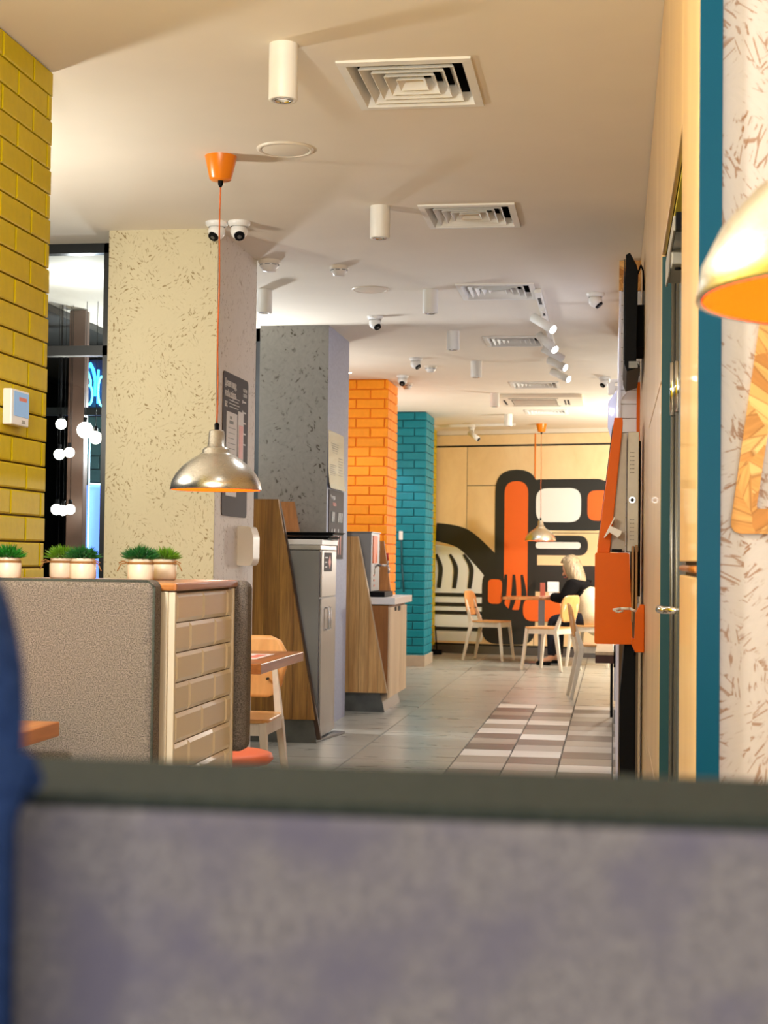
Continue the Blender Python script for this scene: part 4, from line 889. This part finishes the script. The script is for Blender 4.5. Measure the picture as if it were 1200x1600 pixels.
wpart('print', MB().prism([(9.74, 1.13), (9.79, 1.175), (9.83, 1.13), (9.79, 1.085)], 'x', -1.818, -1.817), M['pink'], lbx)
wpart('print', MB().box(-1.818, -1.817, 9.63, 9.72, 1.155, 1.162).box(-1.818, -1.817, 9.63, 9.69, 1.125, 1.132).box(-1.818, -1.817, 9.63, 9.69, 1.095, 1.102), M['paper'], lbx)
wpart('foot_plate', MB().prism([(-1.83, 9.48), (-1.745, 10.02), (-1.83, 10.04)], 'z', .002, .016), M['steel'], ws)
for z0, l_, dx in ((1.273, 'black serving tray, lower of the two on the bin', 0), (1.300, 'black serving tray, upper of the two on the bin', .03)):
    t = thing('serving_tray', (-1.92, 9.75, z0), l_, 'tray', 'black serving trays')
    wpart('base', MB().box(-2.10, -1.785+dx, 9.55, 9.92, z0, z0+.005), M['black'], t)
    q = [(-2.10, 9.55), (-1.785+dx, 9.55), (-1.785+dx, 9.92), (-2.10, 9.92)]
    b = MB(); o_ = rr(q, .03, 5); cxx = (-2.1-1.785+dx)/2; o2 = [(cxx+(x-cxx)*1.07, 9.735+(y-9.735)*1.06) for x, y in o_]; n_ = len(o_)
    b.add([(x, y, z0+.004) for x, y in o_]+[(x, y, z0+.020) for x, y in o2]+[(x, y, z0+.016) for x, y in [(cxx+(x-cxx)*1.09, 9.735+(y-9.735)*1.085) for x, y in o_]], [(i, (i+1) % n_, n_+(i+1) % n_, n_+i) for i in range(n_)]+[(n_+i, n_+(i+1) % n_, 2*n_+(i+1) % n_, 2*n_+i) for i in range(n_)])
    wpart('rim', b, M['black'], t)
# ------------------------------------------------------------------ drinks station
ds = thing('drinks_station', (-2.0, 12.0, 0), 'drinks counter with slanted striped wood side and white worktop', 'drinks counter')
veneer(ds, [(-2.5, .145), (-1.683, .145), (-1.918, 1.322), (-2.5, 1.322)], 11.47, 11.50, .075, 'zebra2')
veneer(ds, [(-2.5, .145), (-1.70, .145), (-1.872, 1.30), (-2.5, 1.30)], 12.50, 12.53, .2, 'brownwood', 'far_side')
wpart('edge_strip', MB().bar((-1.681, 11.485, .145), (-1.916, 11.485, 1.324), .006, .034), M['palewood'], ds)
wpart('cabinet', MB().box(-2.4, -1.684, 11.505, 12.44, .145, .80), M['brownwood'], ds)
for a, b_ in ((11.51, 12.05), (12.055, 12.44)): wpart('door', MB().box(-1.684, -1.668, a, b_, .105, .785), M['palewood'], ds, bevel=.002)
wpart('finger_slot', MB().box(-1.669, -1.664, 11.75, 11.83, .755, .785).box(-1.669, -1.664, 11.93, 12.05, .75, .785), M['dark'], ds)
wpart('worktop', MB().box(-2.4, -1.632, 11.505, 12.495, .808, .862), M['counter'], ds, bevel=.004)
wpart('toe_kick', MB().prism([(-2.45, 0), (-1.70, 0), (-1.735, .143), (-2.45, .143)][::-1], 'y', 11.48, 11.50), M['stone'], ds)
wpart('toe_kick', MB().prism([(-2.4, 0), (-1.71, 0), (-1.75, .143), (-2.4, .143)][::-1], 'y', 11.50, 12.40), M['steelx'], ds)
dd = thing('drinks_dispenser', (-1.95, 11.8, .863), 'stainless steel drinks dispenser with chrome tap on the white worktop', 'dispenser')
wpart('body', MB().box(-2.25, -1.822, 11.53, 11.95, .905, 1.352), M['steel'], dd, bevel=.004); wpart('cap', MB().box(-2.25, -1.815, 11.525, 11.96, 1.352, 1.36), M['steel'], dd)
wpart('drip_tray', MB().box(-2.2, -1.72, 11.56, 12.0, .864, .903), M['black'], dd, bevel=.003)
wpart('label_strip', MB().box(-1.822, -1.815, 11.60, 11.80, 1.12, 1.33), M['morange'], dd); wpart('label_dots', MB().box(-1.822, -1.818, 11.66, 11.70, 1.02, 1.035).box(-1.822, -1.818, 11.66, 11.70, .98, .995).box(-1.822, -1.818, 11.66, 11.70, .94, .955), M['pink'], dd)
tp = wpart('tap', MB().path([(-1.82, 11.86, 1.105), (-1.75, 11.86, 1.105), (-1.735, 11.86, 1.09), (-1.735, 11.86, 1.04)], .009, 10).tube((-1.742, 11.86, 1.10), (-1.742, 11.86, 1.15), .006), M['chrome'], dd)
wpart('tap_handle', MB().tube((-1.742, 11.86, 1.14), (-1.748, 11.86, 1.20), .007, .010), M['red'], tp)

# ------------------------------------------------------------------ posters and wall items
RX = (pi/2, 0, pi/2)
p1 = thing('menu_poster', (-1.91, 7.58, 1.42), 'dark brown info poster with white sheet on the cream pillar side', 'poster')
X1 = -1.9098
wpart('board', MB().prism(rr([(7.335, 1.36), (7.335, 2.075), (7.85, 2.075), (7.85, 1.36)], .03), 'x', X1, X1+.005), M['board'], p1)
wpart('sheet', MB().box(X1+.005, X1+.008, 7.40, 7.61, 1.46, 1.88), M['paper'], p1); wpart('photo', MB().box(X1+.005, X1+.008, 7.635, 7.745, 1.64, 1.90), M['paper'], p1); wpart('photo_print', MB().box(X1+.008, X1+.009, 7.65, 7.735, 1.66, 1.83), M['pink'], p1)
text('lettering', 'Делаем пиццу,\nчтобы собрать\nвас', .052, (X1+.006, 7.36, 2.005), RX, M['paper'], p1, sx=.62)
text('lettering', 'МЫ НА\nСВЯЗИ', .026, (X1+.006, 7.735, 2.01), RX, M['paper'], p1, sx=.9)
b = MB()
for i in range(4): b.box(X1+.005, X1+.0058, 7.45, 7.66-.02*(i % 2), 1.955-.016*i, 1.958-.016*i)
for i in range(5): b.box(X1+.005, X1+.0058, 7.745, 7.80, 1.955-.055*i, 1.962-.055*i).box(X1+.005, X1+.0058, 7.725, 7.738, 1.95-.055*i, 1.968-.055*i)
wpart('small_print', b, M['paper'], p1)
b = MB()
for i in range(12): b.box(X1+.008, X1+.0086, 7.43, 7.575-.015*(i % 3), 1.80-.026*i, 1.803-.026*i)
b.box(X1+.008, X1+.0086, 7.46, 7.50, 1.845, 1.86).box(X1+.008, X1+.0086, 7.45, 7.53, 1.822, 1.838); wpart('sheet_print', b, M['ink'], p1)
wd = thing('wall_lettering', (-1.91, 7.5, 1.4), 'dark hand-washing lettering on the cream pillar above the dispenser', 'lettering')
text('lettering', 'МОЕМ\nРУКИ', .055, (X1+.0, 7.44, 1.455), RX, M['inkdark'], wd, sx=.8)
sd = thing('soap_dispenser', (-1.87, 7.74, 1.11), 'cream plastic wall dispenser on the cream pillar side', 'dispenser')
wpart('cover', MB().prism(rr([(-1.912, 1.112), (-1.912, 1.316), (-1.842, 1.312), (-1.826, 1.26), (-1.826, 1.14), (-1.838, 1.112)], .012, 5), 'y', 7.68, 7.82), M['offwhite'], sd)
wpart('window_strip', MB().box(-1.832, -1.829, 7.72, 7.80, 1.15, 1.27), M['doorgrey'], sd)
X2 = -1.9398
p2 = thing('sorting_poster', (-1.94, 10.6, 1.15), 'brown grey waste sorting poster with cutlery pictures on the grey pillar side', 'poster')
wpart('board', MB().box(X2, X2+.006, 10.36, 10.93, 1.15, 1.63), M['board'], p2)
text('lettering', 'Что куда', .04, (X2+.007, 10.41, 1.565), RX, M['paper'], p2); text('lettering', 'класть', .04, (X2+.007, 10.50, 1.52), RX, M['pink'], p2)
wpart('picture', MB().box(X2+.006, X2+.008, 10.44, 10.58, 1.40, 1.48).box(X2+.006, X2+.008, 10.68, 10.90, 1.40, 1.48), M['black'], p2)
b = MB()
for i, y0 in enumerate((10.48, 10.53, 10.72, 10.78, 10.84)): b.bar((X2+.009, y0, 1.41), (X2+.009, y0+.02, 1.475), .002, .014)
for y0 in (10.45, 10.55, 10.70): b.bar((X2+.009, y0, 1.27), (X2+.009, y0+.01, 1.36), .002, .02)
wpart('cutlery_print', b, M['paper'], p2); b = MB()
for y0 in (10.50, 10.62, 10.72, 10.80): b.bar((X2+.008, y0, 1.18), (X2+.008, y0+.01, 1.32), .002, .022)
wpart('colour_print', b, M['pink'], p2)
p3 = thing('notice_sheet', (-1.94, 10.6, 1.64), 'pale green printed notice curling at the lower edge above the sorting poster', 'notice')
b = MB(); pr = [(0, 2.035), (0.002, 1.9), (.004, 1.75), (.012, 1.67), (.022, 1.635)]
for (a0, z0), (a1, z1) in zip(pr[:-1], pr[1:]): b.add([(X2+.002+a0, 10.315, z0), (X2+.002+a0, 10.92, z0), (X2+.002+a1, 10.93, z1), (X2+.002+a1, 10.315, z1)], [(0, 1, 2, 3)], True)
wpart('sheet', b, M['papergreen'], p3); b = MB()
for i in range(5): b.box(X2+.005, X2+.006, 10.42+.02*i, 10.70-.01*i, 1.95-.015*i, 1.953-.015*i)
for i in range(8): b.box(X2+.0075, X2+.0085, 10.38, 10.60-.02*(i % 3), 1.80-.014*i, 1.803-.014*i).box(X2+.0075, X2+.0085, 10.70, 10.86, 1.86-.02*i, 1.863-.02*i)
wpart('small_print', b, M['ink'], p3)
tc_ = thing('wall_thermostat', (-1.835, 4.5, 1.55), 'white wall control unit with a small lit display on yellow bricks', 'control unit')
wpart('case', MB().box(-1.842, -1.812, 4.435, 4.575, 1.552, 1.662), M['whiteplastic'], tc_, bevel=.004)
wpart('display', MB().box(-1.812, -1.8105, 4.452, 4.57, 1.58, 1.655), M['screen'], tc_); wpart('display_print', MB().box(-1.8105, -1.81, 4.49, 4.55, 1.628, 1.64), M['pink'], tc_)
text('lettering', '21.5', .016, (-1.8115, 4.515, 1.560), RX, M['ink'], tc_)
sw_ = thing('wall_socket', (-2.26, 16.42, 1.38), 'white cable socket with a dark cable on the teal brick pillar', 'socket')
wpart('box', MB().box(-2.295, -2.255, 16.412, 16.436, 1.36, 1.455), M['whiteplastic'], sw_, bevel=.003); wpart('cable', MB().path([(-2.27, 16.42, 1.36), (-2.26, 16.42, 1.1), (-2.235, 16.42, .8)], .010), M['tealdark'], sw_)
solo('black_bin_bag', MB().ball((-2.30, 15.2, .46), .16, 16, (.9, 1, 2.8)), M['black'], (-2.3, 15.2, .62), 'black covered object standing in the gap between orange and teal pillars', 'cover')
solo('floor_socket', MB().box(-2.18, -2.06, 18.55, 18.66, .001, .06).tube((-2.12, 18.6, .06), (-2.14, 18.6, .35), .008), M['black'], (-2.1, 18.6, 0), 'black cable box on the floor at the foot of the mural', 'cable box')

# ------------------------------------------------------------------ foreground booth sofa
fs_ = thing('booth_sofa', (0, .5, 0), 'blurred grey booth sofa back directly before the viewer', 'sofa', 'grey upholstered booth sofas')
wpart('backrest', MB().box(-1.35, 1.2, .470, .556, .42, 1.0775), M['fabricnear'], fs_, bevel=.004)
wpart('top_band', MB().box(-1.35, 1.2, .471, .558, 1.0765, 1.081), M['band'], fs_, bevel=.0015)
wpart('seat', MB().box(-1.35, 1.2, -.05, .468, .30, .45), M['fabricdark'], fs_, bevel=.02); wpart('plinth', MB().box(-1.3, 1.15, 0, .54, 0, .30), M['darkside'], fs_)

# ------------------------------------------------------------------ people
def skinned(name, pts, edges, mat, parent, sub=2, root=0):
    me = bpy.data.meshes.new(name); me.from_pydata([p[0] for p in pts], edges, []); me.update()
    o = bpy.data.objects.new(name, me); C.objects.link(o); o.parent = parent
    m_ = o.modifiers.new('s', 'SKIN'); m_.use_smooth_shade = True
    for i, p in enumerate(pts):
        r = p[1]; sv = me.skin_vertices[0].data[i]; sv.radius = r if isinstance(r, tuple) else (r, r); sv.use_root = (i == root)
    s_ = o.modifiers.new('u', 'SUBSURF'); s_.levels = sub; s_.render_levels = sub
    me.materials.append(mat); return o
def chain(seq, off=0): return [(off+i, off+i+1) for i in range(len(seq)-1)]
def hand(p, wrist, dirv, palm_n, mat, parent, side=1):
    d = Vector(dirv).normalized(); n = Vector(palm_n).normalized(); s = d.cross(n).normalized()*side; w0 = Vector(wrist)
    pts = [(w0, .022), (w0+d*.045, (.030, .016)), (w0+d*.08, (.030, .014))]; ed = [(0, 1), (1, 2)]
    for k, L in enumerate((.062, .072, .067, .052)):
        b0 = w0+d*.085+s*(.027-.018*k); i0 = len(pts)
        pts += [(b0, .009), (b0+d*L*.5-n*.006, .008), (b0+d*L*.85-n*.022, .007)]; ed += [(2, i0), (i0, i0+1), (i0+1, i0+2)]
    i0 = len(pts); pts += [(w0+d*.035+s*.035-n*.006, .011), (w0+d*.062+s*.052-n*.012, .010), (w0+d*.088+s*.055-n*.018, .008)]; ed += [(1, i0), (i0, i0+1), (i0+1, i0+2)]
    return skinned('hand', pts, ed, mat, parent, 1)
def head(parent, c, yaw_, pitch_, hairmat, long_=True, s=1.0):
    R = Matrix.Rotation(yaw_, 3, 'Z') @ Matrix.Rotation(pitch_, 3, 'X'); c = Vector(c)
    def T(v): return c+R @ (Vector(v)*s)
    b = MB(); n = 24; m = 16
    for k in range(m+1):
        ph = pi*k/m
        for i in range(n):
            th = 2*pi*i/n; x, y, z = sin(ph)*cos(th)*.075, sin(ph)*sin(th)*.092, cos(ph)*.115
            if z < 0: f = 1+z*2.4; x *= f; y = y*(1+z*1.6)+(.014*(-z/.115) if y > 0 else .02*(-z/.115))
            b.v.append(tuple(T((x, y, z))))
    for k in range(m):
        for i in range(n): b.f.append((k*n+i, k*n+(i+1) % n, (k+1)*n+(i+1) % n, (k+1)*n+i)); b.sm.append(True)
    b.tube(T((0, .085, .004)), T((0, .112, -.032)), .008*s, .014*s, 8); h = b.build('head', M['skin'], parent)
    for sx in (-1, 1):
        MB().ball(T((sx*.030, .083, .008)), .011*s, 10).build('eye', M['eye'], h); MB().ball(T((sx*.077, -.004, -.010)), .022*s, 10, (.4, .7, 1.3)).build('ear', M['skin'], h)
    MB().ball(T((0, .096, -.062)), .018*s, 10, (1.3, .5, .4)).build('mouth', M['lip'], h)
    hb_ = MB()
    prof = [(0.002, .135), (.05, .125), (.078, .095), (.089, .05), (.091, 0), (.090, -.05), (.088, -.10), (.082, -.15), (.068, -.20), (.050, -.235)] if long_ else [(0.002, .128), (.05, .118), (.075, .09), (.088, .045), (.09, 0), (.084, -.05)]
    rnd = random.Random(5); n = 36
    amp = [rnd.uniform(-.05, .05) for _ in range(n)]
    for r, z in prof:
        for i in range(n):
            th = 2*pi*i/n; k = 1+amp[i]*(1 if z < .1 else .3); x = r*cos(th)*k; y = r*sin(th)*1.08*k-.012
            if y > .035 and z < .06: y = .035; 
            hb_.v.append(tuple(T((x, y, z+amp[(i*7) % n]*.15))))
    for k in range(len(prof)-1):
        for i in range(n):
            if sin(2*pi*(i+.5)/n) > .55 and prof[k+1][1] < .055: continue
            hb_.f.append((k*n+i, (k+1)*n+i, (k+1)*n+(i+1) % n, k*n+(i+1) % n)); hb_.sm.append(True)
    ho = hb_.build('hair', hairmat, parent); sol = ho.modifiers.new('t', 'SOLIDIFY'); sol.thickness = .018; sol.offset = 1
# woman at the far table
wm = thing('person', (-.30, 17.05, 0), 'seated woman with ash blonde hair, black top and beige coat', 'person')
o_ = wm.location
fd = Vector((-.94, .34, 0)); sd_ = Vector((.34, .94, 0))     # facing / right-hand side
B = Vector((.06, .0, -.02))
def Wp(f, s, z): return tuple(B+fd*f+sd_*s+Vector((0, 0, z)))
body = [(Wp(0, 0, .56), .12), (Wp(.04, 0, .70), .105), (Wp(.11, 0, .84), .105), (Wp(.17, 0, .93), .07), (Wp(.20, 0, .985), .045), (Wp(.225, 0, 1.03), .042),
        (Wp(.16, .15, .91), .052), (Wp(.25, .19, .76), .042), (Wp(.43, .12, .775), .030), (Wp(.16, -.15, .91), .052), (Wp(.25, -.19, .76), .042), (Wp(.43, -.12, .775), .030),
        (Wp(.08, .10, .53), .085), (Wp(.42, .11, .52), .060), (Wp(.42, .11, .10), .040), (Wp(.08, -.10, .53), .085), (Wp(.42, -.11, .52), .060), (Wp(.42, -.11, .10), .040), (Wp(.55, .12, .045), .030), (Wp(.55, -.12, .045), .030)]
bed = [(0, 1), (1, 2), (2, 3), (3, 4), (4, 5), (3, 6), (6, 7), (7, 8), (3, 9), (9, 10), (10, 11), (0, 12), (12, 13), (13, 14), (0, 15), (15, 16), (16, 17), (14, 18), (17, 19)]
skinned('body', body, bed, M['skin'], wm)
skinned('sweater', [(p, tuple([r*1.3]*2)) for p, r in body[:4]]+[(body[i][0], (body[i][1]*1.75, body[i][1]*1.75)) for i in (6, 7, 8, 9, 10, 11)], [(0, 1), (1, 2), (2, 3), (3, 4), (4, 5), (5, 6), (3, 7), (7, 8), (8, 9)], M['sweater'], wm)
skinned('trousers', [(body[0][0], .125)]+[(body[i][0], body[i][1]*1.15) for i in (12, 13, 14, 15, 16, 17)], [(0, 1), (1, 2), (2, 3), (0, 4), (4, 5), (5, 6)], M['jeans'], wm)
skinned('coat', [(Wp(-.05, 0, .50), .19), (Wp(-.03, 0, .64), .185), (Wp(.02, .0, .80), .165), (Wp(.07, .0, .90), .11), (Wp(.04, .15, .74), .08), (Wp(-.10, .08, .42), .10), (Wp(-.12, -.10, .42), .10)], [(0, 1), (1, 2), (2, 3), (2, 4), (0, 5), (0, 6)], M['coat'], wm)
hand(0, Wp(.43, .12, .775), fd, (0, 0, 1), M['skin'], wm, 1); hand(0, Wp(.43, -.12, .775), fd, (0, 0, 1), M['skin'], wm, -1)
skinned('shoe', [(Wp(.42, .11, .05), .045), (Wp(.50, .115, .04), .038), (Wp(.60, .12, .035), .032)], [(0, 1), (1, 2)], M['black'], wm); skinned('shoe', [(Wp(.42, -.11, .05), .045), (Wp(.50, -.115, .04), .038), (Wp(.60, -.12, .035), .032)], [(0, 1), (1, 2)], M['black'], wm)
head(wm, Wp(.24, 0, 1.085), atan2(-fd.x, fd.y), radians(-22), M['hair'])
# made-up navy jacket on the sofa back, standing in for an unidentified navy shape
jk = thing('jacket', (-.42, .5, .62), 'blurred unidentified navy shape, made up as a jacket over the close sofa back, cut off by the left edge', 'jacket')
prof = [(.452, .64), (.446, .80), (.442, .95), (.440, 1.06), (.448, 1.115), (.478, 1.152), (.515, 1.162), (.556, 1.148), (.585, 1.11), (.596, 1.05), (.598, .92), (.596, .78)]
PR = smooth(prof, False, 4); b = MB(); nx = 40; vs = []
for i in range(nx+1):
    x = -.72+(.72-.1835)*i/nx
    for k, p in enumerate(PR):
        f = .006*sin(x*55+k*.12)+.004*sin(x*120+1.7*k*.3); cy = .515; e = 1.0
        hem = .012*sin(x*30) if k in (0, len(PR)-1) else 0
        rnd_ = .020*max(0, (i-(nx-3))/3)**2 if 14 < k < 32 else 0
        yy = p.x+(f if p.x > cy else -abs(f)*.3); xe = -.1752-max(0, p.x-.447)*.8
        vs.append((-.72+(xe+.72)*i/nx, yy, p.y+hem+f*.4-rnd_))
m_ = len(PR)
b.add(vs, [(i*m_+k, i*m_+k+1, (i+1)*m_+k+1, (i+1)*m_+k) for i in range(nx) for k in range(m_-1)], True)
jb = wpart('body', b, M['navy'], jk); sl = jb.modifiers.new('t', 'SOLIDIFY'); sl.thickness = .012; sl.offset = -1
def lpts(q): return [((x+.42, y-.5, z-.62), r_) for (x, y, z), r_ in q]
for x0 in (-.30, -.62):
    skinned('sleeve', lpts([((x0, .50, 1.15), .045), ((x0+.01, .43, 1.12), .042), ((x0+.015, .415, 1.0), .040), ((x0, .412, .82), .036), ((x0-.01, .41, .66), .030)]), [(0, 1), (1, 2), (2, 3), (3, 4)], M['navy'], jk)
    skinned('cuff', lpts([((x0-.01, .41, .665), .034), ((x0-.012, .41, .62), .032)]), [(0, 1)], M['navy'], jk, 1)
skinned('collar', lpts([((-.54, .50, 1.185), .026), ((-.46, .485, 1.20), .030), ((-.38, .50, 1.185), .026)]), [(0, 1), (1, 2)], M['navy'], jk)
